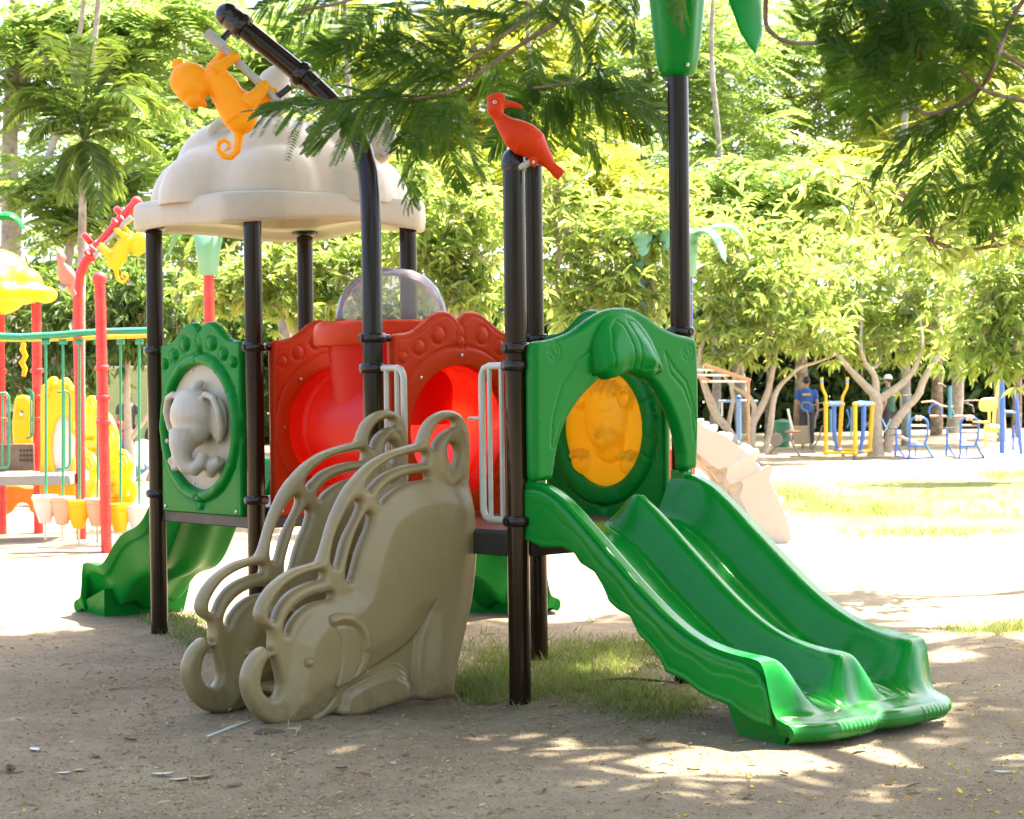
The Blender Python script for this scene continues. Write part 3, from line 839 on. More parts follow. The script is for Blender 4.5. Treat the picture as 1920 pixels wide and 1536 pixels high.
def build_slide(name, label, loc, rz, group, wave=0.0, mat=None):
    global WAVE
    WAVE = wave; GR = mat or GREEN2
    t = thing(name, label, 'slide', loc, rz, group)
    Mi = wmat(t)
    ns, nl = 130, 176
    ss = np.concatenate([np.linspace(.02, 1.5, 80), np.linspace(1.515, 1.96, ns - 80)])
    ll = np.linspace(0.0, SW, nl)
    S, L = np.meshgrid(ss, ll, indexing='ij')
    Z = slide_surface(S, L)
    # plan outline of the run-out: two shallow lobes
    stretch = sm(S, 1.6, 1.96)
    lob = -.065 - .085 * np.exp(-(L / .12) ** 2) - .08 * np.exp(-((SW - L) / .10) ** 2) - .04 * np.exp(-((L - SW / 2) / .08) ** 2) - .045 * (L / SW)
    S2 = S + stretch * lob
    top = np.stack([S2, L, Z], -1)
    # rolled front lip + fluted grips
    lip = []
    e = top[-1].copy()
    flute = .006 * np.abs(np.sin(L[-1] * np.pi / .032)) * (((L[-1] > .22) & (L[-1] < .50)) | ((L[-1] > .86) & (L[-1] < 1.12)))
    for k in range(1, 9):
        a = math.pi * .95 * k / 8
        p = e.copy(); p[:, 0] += (.052 + flute) * math.sin(a); p[:, 2] -= .046 * (1 - math.cos(a)); lip.append(p)
    # underside follows the channels
    Su = S.copy(); zc = cub(Su, scx, scy) + wav(Su); zb = cub(Su, sbx, sby) + wav(Su)
    Lc = .045 + L / SW * (SW - .09)
    Zu = zb - .055 + (slide_surface(Su, Lc) - zb) * .72
    if WAVE: Zu = zb - .02 - .11 * np.abs(np.sin(Lc / SW * np.pi)) ** .7 + .022 * np.cos(Lc / SW * 6 * np.pi) + (slide_surface(Su, Lc) - zb) * .8
    und = np.stack([S2 - .01, Lc, np.minimum(Zu, Z - .012)], -1)
    und[-12:, :, 2] = np.minimum(und[-12:, :, 2], (e[:, 2] - .070)[None])
    rows = list(top) + lip
    k = len(rows); V = np.vstack([np.array(rows).reshape(-1, 3), und.reshape(-1, 3)])
    fs = []
    for i in range(k - 1):
        b = i * nl
        fs += [(b + j, b + j + 1, b + nl + j + 1, b + nl + j) for j in range(nl - 1)]
    o0 = k * nl
    for i in range(ns - 1):
        b = o0 + i * nl
        fs += [(b + j, b + nl + j, b + nl + j + 1, b + j + 1) for j in range(nl - 1)]
    lb = (k - 1) * nl; ub = o0 + (ns - 1) * nl
    fs += [(lb + j, lb + j + 1, ub + j + 1, ub + j) for j in range(nl - 1)]
    fs += [(j + 1, j, o0 + j, o0 + j + 1) for j in range(nl - 1)]
    for jj in (0, nl - 1):
        fs += [(i * nl + jj, (i + 1) * nl + jj, o0 + (i + 1) * nl + jj, o0 + i * nl + jj) for i in range(ns - 1)]
    for jj in (0, nl - 1):
        fs.append(tuple([i * nl + jj for i in range(ns - 1, k)] + [o0 + (ns - 1) * nl + jj]))
    me = bpy.data.meshes.new('chute'); me.from_pydata([tuple(p) for p in V], [], fs)
    finish('chute', me, GR, t, True, 55, True)
    # side skirts with a wavy lower edge
    tr = [(1008, 1020), (1022, 1027), (1060, 1026), (1083, 1038), (1094, 1056), (1121, 1073), (1138, 1103), (1148, 1128), (1164, 1143), (1187, 1155), (1204, 1190), (1225, 1212), (1240, 1230), (1254, 1260), (1288, 1275), (1318, 1299), (1345, 1312), (1374, 1322), (1384, 1330), (1400, 1342), (1425, 1356)]
    bot = []
    for px, py in tr:
        Q = on(px, py, P6 + V3 * .03, V3) - P6; bot.append((Q.dot(U3), max(Q.z, -.03)))
    s_end = bot[-1][0]
    topl = [(s, float(cub(s, scx, scy)) - .03) for s in np.linspace(.02, 1.56, 30)]
    lowtop = [(1.64, .335), (1.69, .27), (1.715, .18), (1.715, .09)]
    loop = np.array([(.02, 1.12)] + [(.02, bot[0][1] + .02)] + bot + [] + lowtop[::-1] + topl[::-1])
    def lines(x, y, d):
        zc = cub(np.clip(x, .02, 1.6), scx, scy) - y
        w = .012 * np.sin(x * 2 * np.pi / .26)
        h = .010 + rnd(d, .016, .014)
        for o_, f in ((.055, 0.0), (.105, .8)):
            h -= .0030 * np.exp(-((zc - o_ - w * f) / .006) ** 2) * sm(x, .06, .14)
        # scooped pockets along the lower edge
        h -= .004 * np.exp(-((d - .035) / .012) ** 2) * (zc > .19)
        return h
    Mr_ = Mi.to_3x3(); Ow = Mi.translation
    for side, l0, N in () if wave else ((0, .022, Vector((0, -1, 0))), (1, SW - .022, Vector((0, 1, 0)))):
        plate('skirt', [loop if side == 0 else np.c_[np.minimum(loop[:, 0], 1.65), loop[:, 1]]], (Ow + Mr_ @ Vector((0, l0, 0)), Mr_ @ Vector((1, 0, 0)), K3, Mr_ @ N), lines, -.008, GREEN2, t, .010)
    mb = MB(); Z_ = Vector((0, 0, 1))
    mb.lathe([(.001, -.03), (.30, -.03), (.28, .03), (.24, .085), (.001, .09)], Ow + Mr_ @ Vector((1.66, SW / 2, 0)), n=24, sx=1.0, sy=1.0)
    foot = MB(); A = lambda s, l, z: Ow + Mr_ @ Vector((s, l, z))
    foot.add([A(1.45, .10, -.04), A(1.70, .10, -.04), A(1.70, SW - .10, -.04), A(1.45, SW - .10, -.04), A(1.38, .05, .21), A(1.78, .05, .09), A(1.78, SW - .05, .09), A(1.38, SW - .05, .21)], [(0, 3, 2, 1), (4, 5, 6, 7), (0, 1, 5, 4), (1, 2, 6, 5), (2, 3, 7, 6), (3, 0, 4, 7)])
    foot.build('foot', GR, t)
    if wave: return t
    # stub shoulders that plug into the hood
    for l0 in (.06, SW - .06):
        mb = MB(); mb.box(A(.06, l0, 1.12), (.10, .085, .12), (Mr_ @ Vector((1, 0, 0)), Mr_ @ Vector((0, 1, 0)), K3), .012); mb.build('shoulder', GREEN2, t)
    return t
slideF = build_slide('double_slide', 'wide green double slide with two lanes running down to the dirt in front', P6, ANG_U, None)
sL = build_slide('wave_slide', 'green wavy slide on the left seen from behind, curving down behind a brown post', P3 - V3 * .20, ANG_U + math.pi, 'green wave slides', .06, GREEN)
sL.scale = (.86, .66, 1.0)
sR = copy_tree(sL, None, P4 + V3 * .02 - U3 * .20, ANG_V, 'green slide at the back glimpsed between elephant climber and brown post', (.80, .64, 1.0))

# ---------------------------------------------------------------- elephant climber
clim = thing('elephant_climber', 'taupe elephant-shaped climbing ladder leaning up to the deck', 'climber', gnd(690, 1335))
E0 = Vector((-1.20, 10.37, 0)); BOFF = 0.53
EO = E0; EN = U3
def ce(cx, cy):     # enlarged-view coordinates -> plane of the near board
    q = on(340 + cx / 2.327, 740 + cy / 2.327, EO + EN * .05, EN) - EO; return (q.dot(V3), q.z)
OUT = [(370, 1103), (340, 1125), (310, 1165), (290, 1215), (285, 1265), (295, 1320), (320, 1375), (355, 1415), (400, 1440), (450, 1449), (510, 1440), (560, 1425), (590, 1442), (612, 1438), (640, 1412), (665, 1398), (690, 1396), (715, 1410), (745, 1416), (800, 1404), (860, 1382), (930, 1364), (990, 1345), (1030, 1334), (1100, 1338), (1150, 1330), (1200, 1316),
       (1205, 1250), (1225, 1150), (1255, 1020), (1280, 900), (1295, 780), (1300, 680), (1298, 580), (1290, 500), (1277, 430), (1268, 390), (1270, 330), (1273, 250), (1270, 180), (1258, 130), (1235, 90), (1200, 70), (1160, 72), (1120, 90), (1085, 125), (1065, 170), (1050, 209), (1010, 222), (950, 240), (890, 265), (830, 305), (780, 355), (730, 420), (690, 500), (660, 580), (640, 650), (625, 700), (606, 730), (560, 745), (500, 765), (440, 805), (395, 850), (360, 905), (345, 955), (350, 990), (370, 1013), (398, 1030), (405, 1060), (403, 1100), (404, 1126), (394, 1128), (386, 1112)]
HOLES = [[(410, 1145), (385, 1165), (368, 1205), (360, 1255), (368, 1295), (390, 1322), (415, 1325), (435, 1300), (440, 1260), (432, 1210), (420, 1165)],
         [(1098, 215), (1105, 175), (1130, 135), (1165, 112), (1200, 110), (1210, 125), (1207, 145), (1180, 152), (1150, 175), (1130, 205), (1120, 235), (1105, 238)],
         [(1172, 250), (1175, 225), (1190, 212), (1207, 215), (1218, 235), (1222, 265), (1215, 300), (1200, 318), (1188, 302), (1178, 280)],
         [(818, 405), (830, 370), (870, 325), (930, 285), (1000, 262), (1065, 250), (1082, 262), (1080, 290), (1070, 300), (1010, 305), (950, 322), (895, 350), (850, 395), (830, 420)],
         [(870, 460), (880, 430), (920, 390), (980, 360), (1040, 345), (1080, 340), (1088, 355), (1085, 372), (1030, 380), (970, 400), (920, 435), (890, 468), (875, 470)],
         [(665, 740), (665, 690), (680, 620), (705, 560), (740, 495), (770, 462), (788, 465), (790, 490), (775, 530), (745, 590), (720, 650), (705, 710), (695, 745), (680, 752)],
         [(728, 800), (730, 750), (745, 690), (765, 620), (790, 560), (815, 520), (832, 518), (838, 540), (825, 590), (800, 650), (780, 710), (765, 770), (752, 810), (738, 815)],
         [(393, 975), (395, 940), (420, 890), (460, 840), (510, 805), (570, 780), (622, 770), (632, 785), (625, 808), (580, 820), (520, 845), (475, 880), (440, 930), (420, 980), (405, 988)],
         [(460, 1040), (460, 1005), (480, 960), (520, 915), (575, 882), (630, 868), (662, 865), (668, 880), (660, 895), (610, 905), (560, 925), (520, 960), (490, 1005), (478, 1040), (470, 1048)]]
LOOPS = [smooth_loop([ce(*q) for q in OUT], 3)] + [smooth_loop([ce(*q) for q in h], 3) for h in HOLES]
REC = smooth_loop([ce(*q) for q in [(1085, 930), (1060, 1000), (1000, 1075), (930, 1130), (825, 1200), (832, 1212), (900, 1200), (955, 1192), (1000, 1232), (1015, 1290), (1022, 1325), (1033, 1325), (1035, 1200), (1045, 1080), (1068, 990)]], 3)
LEG = smooth_loop([ce(*q) for q in [(600, 1450), (620, 1425), (690, 1370), (715, 1300), (790, 1250), (880, 1212), (950, 1205), (1000, 1245), (1008, 1330), (930, 1372), (800, 1415), (700, 1425)]], 3)
FOOT = [ce(*q) for q in [(935, 1205), (945, 1240), (970, 1255), (1003, 1250)]]
TAILR = [ce(*q) for q in [(1212, 130), (1170, 175), (1145, 215), (1140, 270), (1145, 335), (1165, 375), (1190, 385), (1208, 365), (1205, 335), (1190, 320)]]
TAIL2 = [ce(*q) for q in [(1210, 150), (1235, 165), (1250, 215), (1252, 280), (1235, 350)]]
BELLY = [ce(*q) for q in [(1100, 900), (1060, 1000), (1000, 1075), (930, 1130), (820, 1200)]]
NECK = [ce(*q) for q in [(585, 1400), (630, 1375), (670, 1320)]]
BODYL = smooth_loop([ce(*q) for q in [(640, 1330), (560, 1400), (450, 1420), (500, 1130), (520, 1060), (590, 960), (700, 900), (770, 860), (800, 740), (860, 560), (930, 470), (1050, 410), (1180, 400), (1270, 460), (1285, 600), (1275, 780), (1240, 980), (1200, 1180), (1180, 1300), (1060, 1310), (1080, 960), (960, 1100), (820, 1180)]], 3)
def ele_front(x, y, d):
    h = .012 + rnd(d, .034, .036)
    db, _, _ = sdf([BODYL], x, y)
    h += .030 * sm(db, -.03, .10)
    dr, _, _ = sdf([REC], x, y)
    h -= .034 * sm(dr, -.012, .02)
    dl, _, _ = sdf([LEG], x, y)
    h = np.where(d > .0, h + .020 * sm(dl, 0, .05) - .008 * np.exp(-(dl / .008) ** 2), h)
    h += .012 * np.exp(-(line_d(x, y, TAILR) / .016) ** 2) + .008 * np.exp(-(line_d(x, y, TAIL2) / .014) ** 2)
    h -= .010 * np.exp(-(line_d(x, y, BELLY) / .008) ** 2) + .007 * np.exp(-(line_d(x, y, NECK) / .008) ** 2) + .006 * np.exp(-(line_d(x, y, FOOT) / .006) ** 2)
    return np.maximum(h, .004 * sm(d, 0, .01))
EARL = smooth_loop([ce(*q) for q in [(635, 985), (642, 960), (690, 950), (740, 958), (780, 985), (805, 1035), (812, 1095), (808, 1150), (790, 1200), (755, 1235), (700, 1265), (665, 1276), (668, 1250), (680, 1180), (682, 1110), (672, 1055), (655, 1022), (638, 1008)]], 3)
EARI = [ce(*q) for q in [(648, 985), (690, 972), (735, 982), (768, 1010), (788, 1050), (794, 1100)]]
EARG = [ce(*q) for q in [(665, 1010), (700, 1005), (740, 1015), (765, 1050), (774, 1100), (772, 1160), (745, 1215)]]
def board(off, first=None):
    O = EO - EN * off
    b = plate('side_board', LOOPS, (O, V3, K3, EN), ele_front, lambda x, y, d: -.008 - rnd(d, .03, .03), TAUPE, clim, .0075, angle=70)
    plate('ear', [EARL], (O, V3, K3, EN), lambda x, y, d: .074 + rnd(d, .018, .010) + .018 * np.exp(-(line_d(x, y, EARI) / .016) ** 2) - .007 * np.exp(-(line_d(x, y, EARG) / .006) ** 2), .055, TAUPE, b, .0075)
    ex, ey = ce(548, 1168); c = O + V3 * ex + K3 * ey + EN * .070
    MB().lathe([(.030, 0), (.030, .006), (.026, .010), (.022, .008), (.020, .010), (.016, .018), (.009, .023), (0, .024)], c, ax=EN, n=20).build('eye', TAUPE, b)
    return b
b1 = board(0.0)
b1['label'] = 'near elephant-shaped side board'
b2 = copy_tree(b1, clim, -EN * BOFF); b2['label'] = 'far elephant-shaped side board'
for k in range(6):
    t = .30 + k * .155; z = .12 + k * .16
    c = EO + V3 * t + K3 * z - EN * (BOFF / 2)
    MB().box(c, (BOFF - .07, .16, .05), (EN, V3, K3), .018).build('step', TAUPE, clim)

# ---------------------------------------------------------------- monkey on its bar (hangs from the bent post)
def monkey_at(name, label, hold, updir, side, scale, mat, barmat, Y):
    pass
YM = P5.y + 0.06
mk = thing('monkey_figure', 'orange plastic monkey hanging by hands and feet from the bent post', 'monkey', at(440, 230, YM))
C1 = lambda cx, cy, dy=0.0: at(200 + cx / 3.0, cy / 3.0, YM + dy)
px_m = YM / FPX
mb = MB()
mb.tube([C1(575, 190), C1(985, 590)], .0215, 16); br = mb.build('bar', paint('bar_grey', (0.36, 0.37, 0.33), .4, 0, .3), mk)
mb = MB(); mb.tube([C1(560, 185), C1(660, 265)], .031, 16); mb.build('bar_sleeve', MATS['bar_grey'], br)
for a, b in (((655, 215), (690, 180)), ((960, 545), (1030, 490))):
    MB().tube([C1(*a), C1(*b, .02)], .019, 12).build('bracket', CLAMP, br)
for fr in (.86, .08):
    mb = MB(); c = bend[-3] + (bend[-1] - bend[-3]) * fr
    mb.lathe([(.058, -.035), (.072, -.03), (.080, 0), (.072, .03), (.058, .035)], c, ax=tdir, n=24); mb.build('collar', CLAMP, br)
mb = MB()
def S(cx, cy, r, dy=0.0, k=(1, 1, 1)):
    mb.ell(C1(cx, cy, dy), (r * px_m / 3 * k[0], r * px_m / 3 * k[1], r * px_m / 3 * k[2]))
def T(pts, rr, dy=(0, 0)):
    P = [C1(a, b, dy[0] + (dy[1] - dy[0]) * i / (len(pts) - 1)) for i, (a, b) in enumerate(pts)]
    mb.tube(P, [r * px_m / 3 for r in rr], 16)
S(465, 455, 112, 0, (1, .85, .95)); S(480, 500, 95, -.02, (1, .9, .95)); S(490, 565, 48, -.05)           # head, muzzle
S(400, 365, 38, .04, (1, .6, 1)); S(548, 590, 20, -.01)
S(590, 440, 62, 0); S(640, 480, 80, 0, (1, .85, 1)); T([(600, 420), (660, 500), (710, 590), (750, 660)], [72, 88, 95, 98]); S(755, 660, 96, 0, (1, .9, 1)); S(740, 590, 92, 0, (1, .85, 1))
T([(600, 400), (660, 360), (720, 325)], [42, 32, 28], (-.06, -.03)); T([(585, 395), (625, 345), (665, 285)], [40, 30, 27], (.06, .03))
S(718, 322, 38, -.02, (1, .8, .8)); S(668, 278, 36, .02, (1, .8, .8)); T([(690, 305), (735, 345)], [22, 18], (-.03, -.03))
T([(780, 590), (840, 540), (890, 490)], [52, 42, 34], (-.06, -.03)); T([(815, 610), (870, 580), (920, 525)], [50, 38, 32], (.07, .03))
S(885, 480, 38, -.02, (1, .8, .8)); S(925, 518, 38, .02, (1, .8, .8))
T([(745, 740), (742, 800), (735, 850), (700, 885), (655, 880), (628, 845), (632, 800), (662, 785), (688, 805), (690, 835), (665, 845)], [30, 24, 21, 19, 18, 17, 16, 15, 14, 12, 9])
mo = build_remesh(mb, 'body', ORANGE, mk, .0085, 4)

# ---------------------------------------------------------------- red bird on its arm
YB = P6.y - .02
bd = thing('bird_figure', 'red plastic hornbill-like bird perched on the capped brown post', 'bird', at(985, 310, YB))
C2 = lambda cx, cy, dy=0.0: at(820 + cx / 3.0, cy / 3.0, YB + dy)
pb = YB / FPX / 3
MB().tube([P6 + K3 * 2.80, C2(445, 950, -.02), C2(540, 905, -.04)], [.014, .017, .017], 14).build('arm', RAILW, bd)
mb = MB()
mb.tube([C2(540, 915, -.075), C2(542, 913, -.005)], 24 * pb, 20); MB().tube([C2(541, 912, -.08), C2(541, 912, -.072)], 9 * pb, 10).build('bolt', STEEL, bd)
def TB(pts, rr, dy=-.04, flat_=1.0):
    mb.tube([C2(a, b, dy) for a, b in pts], [r * pb for r in rr], 16)
mb.tube([C2(545, 900, -.04), C2(585, 860, -.04)], [14 * pb, 14 * pb], 10)
TB([(330, 590), (325, 620), (345, 660), (380, 700), (430, 745), (490, 785), (545, 820), (590, 870), (640, 935), (700, 990)], [50, 48, 34, 52, 84, 96, 84, 52, 30, 34])
mb.ell(C2(328, 592, -.04), (52 * pb, 40 * pb, 42 * pb))
mb.tube([C2(365, 588, -.04), C2(410, 585, -.04), C2(450, 592, -.04), C2(480, 608, -.04)], [22 * pb, 18 * pb, 14 * pb, 11 * pb], 12)
mb.tube([C2(278, 562, -.04), C2(310, 548, -.04), C2(350, 540, -.04), C2(382, 545, -.04)], [12 * pb, 22 * pb, 22 * pb, 12 * pb], 12)
bo = build_remesh(mb, 'body', RED, bd, .007, 3)
mb = MB(); mb.ell(C2(322, 575, -.085), (.010, .006, .009), None, 12, 8); e_ = mb.build('eye', EYE, bd)
mb = MB(); mb.ell(C2(324, 574, -.092), (.005, .004, .005), None, 10, 6); mb.build('pupil', BLACK, e_)

# ---------------------------------------------------------------- plastic palm top on the tall post
pt = MB()
ps = P8 + K3 * 3.34
prof = [(.062, 0), (.085, .005), (.100, .03), (.112, .10), (.125, .20), (.137, .32), (.150, .46), (.165, .58), (.120, .64), (.02, .67)]
n = 40; vs = []; fs = []
for r, z in prof:
    for j in range(n):
        q = 2 * math.pi * j / n
        rr = r * (1 + .05 * math.cos(6 * q) * min(1, z / .1))
        vs.append(ps + Vector((rr * math.cos(q), rr * math.sin(q), z)))
for i in range(len(prof) - 1):
    for j in range(n): fs.append((i * n + j, i * n + (j + 1) % n, (i + 1) * n + (j + 1) % n, (i + 1) * n + j))
pt.add(vs, fs); palm = pt.build('palm_top', GREEN, towB, angle=70)
MB().lathe([(.011, -.002), (.011, .004), (0, .007)], ps + Vector((.045, -.105, .05)), ax=(.4, -1, 0), n=10).build('bolt', STEEL, palm)
def plastic_leaf(parent, base, az, L, W_, rise, droop, mat, name='leaf', n=20, m=10):
    d = Vector((math.cos(az), math.sin(az), 0)); s = d.cross(K3); vs = []; fs = []
    for i in range(n + 1):
        t = i / n
        c = base + d * (L * (t - .12 * t * t)) + K3 * (rise * math.sin(t * math.pi * .55) - droop * t * t * t * t)
        w = W_ * min(1, .25 + 1.6 * t) * math.sqrt(max(0, 1 - max(0, (t - .45) / .55) ** 2.6)) + .004
        for j in range(m + 1):
            x = (j / m - .5) * 2
            vs.append(c + s * (x * w) + K3 * (-.35 * w * x * x + .008 * math.sin(t * 70) * abs(x)))
    for i in range(n):
        for j in range(m): fs.append((i * (m + 1) + j, i * (m + 1) + j + 1, (i + 1) * (m + 1) + j + 1, (i + 1) * (m + 1) + j))
    k = len(vs); vs2 = [v - K3 * .022 for v in vs]
    mb = MB(); mb.add(vs + vs2, fs + [tuple(x + k for x in f[::-1]) for f in fs]
        + [(i * (m + 1), (i + 1) * (m + 1), (i + 1) * (m + 1) + k, i * (m + 1) + k) for i in range(n)]
        + [((i + 1) * (m + 1) - 1, (i + 1) * (m + 1) - 1 + k, (i + 2) * (m + 1) - 1 + k, (i + 2) * (m + 1) - 1) for i in range(n)])
    return mb.build(name, mat, parent, angle=60)
for az, L in ((R(-56), .74), (R(60), .8), (R(120), .8), (R(178), .8), (R(235), .8), (R(300), .8)):
    plastic_leaf(palm, ps + K3 * .56, az, L, .15, .22, .72 if az == R(-56) else .16, GREEN)

# ================================================================== the ground
def gz(x, y):
    """gentle relief of the trodden dirt"""
    x = np.asarray(x, float); y = np.asarray(y, float)
    h = .012 * np.sin(x * 1.3 + .4) * np.sin(y * .9) + .008 * np.sin(x * 3.1 + y * 2.3) + .006 * np.sin(x * 5.7 - y * 4.1 + 1)
    h += -.05 * np.exp(-((x - 1.85) ** 2 + (y - 9.35) ** 2) / .35)
    for P in (P1, P2, P5, P6, P7, P8): h += .022 * np.exp(-((x - P.x) ** 2 + (y - P.y) ** 2) / .018)
    h += .02 * np.sin(x * 9 + 2 * np.sin(y * 3)) * np.sin(y * 8 + 1.5 * np.sin(x * 4)) * .35
    h += .035 * np.exp(-((x + 1.12) ** 2 + (y - 10.15) ** 2) / .02) * 0
    f = np.exp(-np.maximum(0, y - 16) / 12)
    return h * f
def ground():
    ys = np.concatenate([np.linspace(-40, 5, 20), np.linspace(5.2, 17, 240), 17 + np.cumsum(np.linspace(.06, 9, 90))])
    xs = np.concatenate([-8 - np.cumsum(np.linspace(.1, 9, 40))[::-1], np.linspace(-8, 8, 260), 8 + np.cumsum(np.linspace(.1, 9, 40))])
    X, Y = np.meshgrid(xs, ys, indexing='ij'); Z = gz(X, Y)
    n, m = X.shape
    V = np.stack([X, Y, Z], -1).reshape(-1, 3)
    idx = np.arange(n * m).reshape(n, m)
    F = np.stack([idx[:-1, :-1], idx[1:, :-1], idx[1:, 1:], idx[:-1, 1:]], -1).reshape(-1, 4)
    me = bpy.data.meshes.new('ground'); me.from_pydata(V.tolist(), [], F.tolist())
    m_, nt, b = _base('trodden_dirt')
    co = _coord(nt)
    n1 = _noise(nt, .9, 6, .65, co); n2 = _noise(nt, 7, 7, .7, co); n3 = _noise(nt, 60, 5, .7, co); n4 = _noise(nt, 190, 3, .6, co)
    c = _mix(nt, _ramp(nt, n1.outputs['Fac'], [(.35, 0), (.68, 1)]).outputs[0], (.325, .24, .145), (.47, .37, .235))
    c = _mix(nt, _ramp(nt, n2.outputs['Fac'], [(.40, 0), (.75, .55)]).outputs[0], c, (.16, .112, .066))
    c = _mix(nt, _ramp(nt, n3.outputs['Fac'], [(.45, 0), (.72, .55)]).outputs[0], c, (.50, .42, .31))
    c = _mix(nt, _ramp(nt, n4.outputs['Fac'], [(.56, 0), (.66, .7)]).outputs[0], c, (.085, .060, .038))
    # worn lawn to the right, beyond the play set
    sep = _n(nt, 'ShaderNodeSeparateXYZ'); nt.links.new(co, sep.inputs[0])
    def rng_(out, a, b_, c_, d_):
        r1 = _n(nt, 'ShaderNodeMapRange', interpolation_type='SMOOTHSTEP'); r1.inputs[1].default_value = a; r1.inputs[2].default_value = b_
        r2 = _n(nt, 'ShaderNodeMapRange', interpolation_type='SMOOTHSTEP'); r2.inputs[1].default_value = c_; r2.inputs[2].default_value = d_; r2.inputs[3].default_value = 1; r2.inputs[4].default_value = 0
        nt.links.new(out, r1.inputs[0]); nt.links.new(out, r2.inputs[0])
        mu = _n(nt, 'ShaderNodeMath', operation='MULTIPLY'); nt.links.new(r1.outputs[0], mu.inputs[0]); nt.links.new(r2.outputs[0], mu.inputs[1]); return mu.outputs[0]
    mk_ = _n(nt, 'ShaderNodeMath', operation='MULTIPLY'); nt.links.new(rng_(sep.outputs['X'], 2.6, 4.2, 60, 70), mk_.inputs[0]); nt.links.new(rng_(sep.outputs['Y'], 21, 24.5, 33, 37.5), mk_.inputs[1])
    n5 = _noise(nt, .55, 6, .65, co)
    mg = _n(nt, 'ShaderNodeMath', operation='MULTIPLY'); nt.links.new(mk_.outputs[0], mg.inputs[0]); nt.links.new(_ramp(nt, n5.outputs['Fac'], [(.30, .25), (.6, 1)]).outputs[0], mg.inputs[1])
    gcol = _mix(nt, n2.outputs['Fac'], (.12, .18, .035), (.27, .27, .085))
    c = _mix(nt, mg.outputs[0], c, gcol)
    nt.links.new(c, b.inputs['Base Color']); b.inputs['Roughness'].default_value = .95; b.inputs['Specular IOR Level'].default_value = .15
    ad = _n(nt, 'ShaderNodeMath', operation='ADD'); nt.links.new(n3.outputs['Fac'], ad.inputs[0]); nt.links.new(n2.outputs['Fac'], ad.inputs[1])
    ad2 = _n(nt, 'ShaderNodeMath', operation='ADD'); nt.links.new(ad.outputs[0], ad2.inputs[0]); nt.links.new(n4.outputs['Fac'], ad2.inputs[1])
    _bump(nt, b, ad2.outputs[0], .9, .02)
    o = finish('ground', me, m_, None, True, 180, False)
    return structure(o)
ground()

# ------------------------------------------------------------------ scattering helpers
def np_mesh(name, V, F, mat, parent=None, smooth=False):
    me = bpy.data.meshes.new(name)
    V = np.asarray(V, np.float32); F = np.asarray(F, np.int32)
    me.vertices.add(len(V)); me.vertices.foreach_set('co', V.ravel())
    k = F.shape[1]; me.loops.add(F.size); me.loops.foreach_set('vertex_index', F.ravel())
    me.polygons.add(len(F)); me.polygons.foreach_set('loop_start', np.arange(0, F.size, k, dtype=np.int32))
    me.polygons.foreach_set('use_smooth', np.full(len(F), smooth))
    me.update(calc_edges=True)
    if mat is not None: me.materials.append(mat)
    o = bpy.data.objects.new(name, me); COL.objects.link(o)
    if parent is not None:
        o.parent = parent
        me.transform(wmat(parent).inverted())
    W[o.name] = wmat(parent)
    return o
def scatter(tv, tf, pos, X, Z, sc):
    """copies of a template: local x along X, local z along Z"""
    pos = np.asarray(pos, float); X = np.asarray(X, float); Z = np.asarray(Z, float)
    X = X / (np.linalg.norm(X, axis=1, keepdims=True) + 1e-9)
    Yv = np.cross(Z, X); Yv /= (np.linalg.norm(Yv, axis=1, keepdims=True) + 1e-9); Zv = np.cross(X, Yv)
    sc = np.asarray(sc, float)
    if sc.ndim == 1: sc = np.repeat(sc[:, None], 3, 1)
    t = np.asarray(tv, float); N = len(pos); k = len(t)
    P = pos[:, None, :] + t[None, :, 0:1] * sc[:, None, 0:1] * X[:, None, :] + t[None, :, 1:2] * sc[:, None, 1:2] * Yv[:, None, :] + t[None, :, 2:3] * sc[:, None, 2:3] * Zv[:, None, :]
    F = (np.asarray(tf)[None] + (np.arange(N) * k)[:, None, None]).reshape(-1, np.asarray(tf).shape[1])
    return P.reshape(-1, 3), F
LEAF_V = [(0, 0, 0), (.38, .5, .06), (.42, 0, -.05), (.38, -.5, .06), (.78, .28, -.02), (.8, 0, -.10), (.78, -.28, -.02), (1, 0, -.2)]
LEAF_F = [(0, 2, 1), (0, 3, 2), (1, 2, 5), (1, 5, 4), (2, 3, 6), (2, 6, 5), (4, 5, 7), (5, 6, 7)]
QUAD_V = [(0, -.5, 0), (1, -.35, -.08), (1, .35, -.08), (0, .5, 0)]
PIN_V = [(0, 0, 0), (.3, .5, 0), (.75, .42, -.04), (1, 0, -.09), (.75, -.42, -.04), (.3, -.5, 0)]
PIN_F = [(0, 1, 2), (0, 2, 3), (0, 3, 4), (0, 4, 5)]
def unit(n):
    v = rng.normal(size=(n, 3)); return v / np.linalg.norm(v, axis=1, keepdims=True)

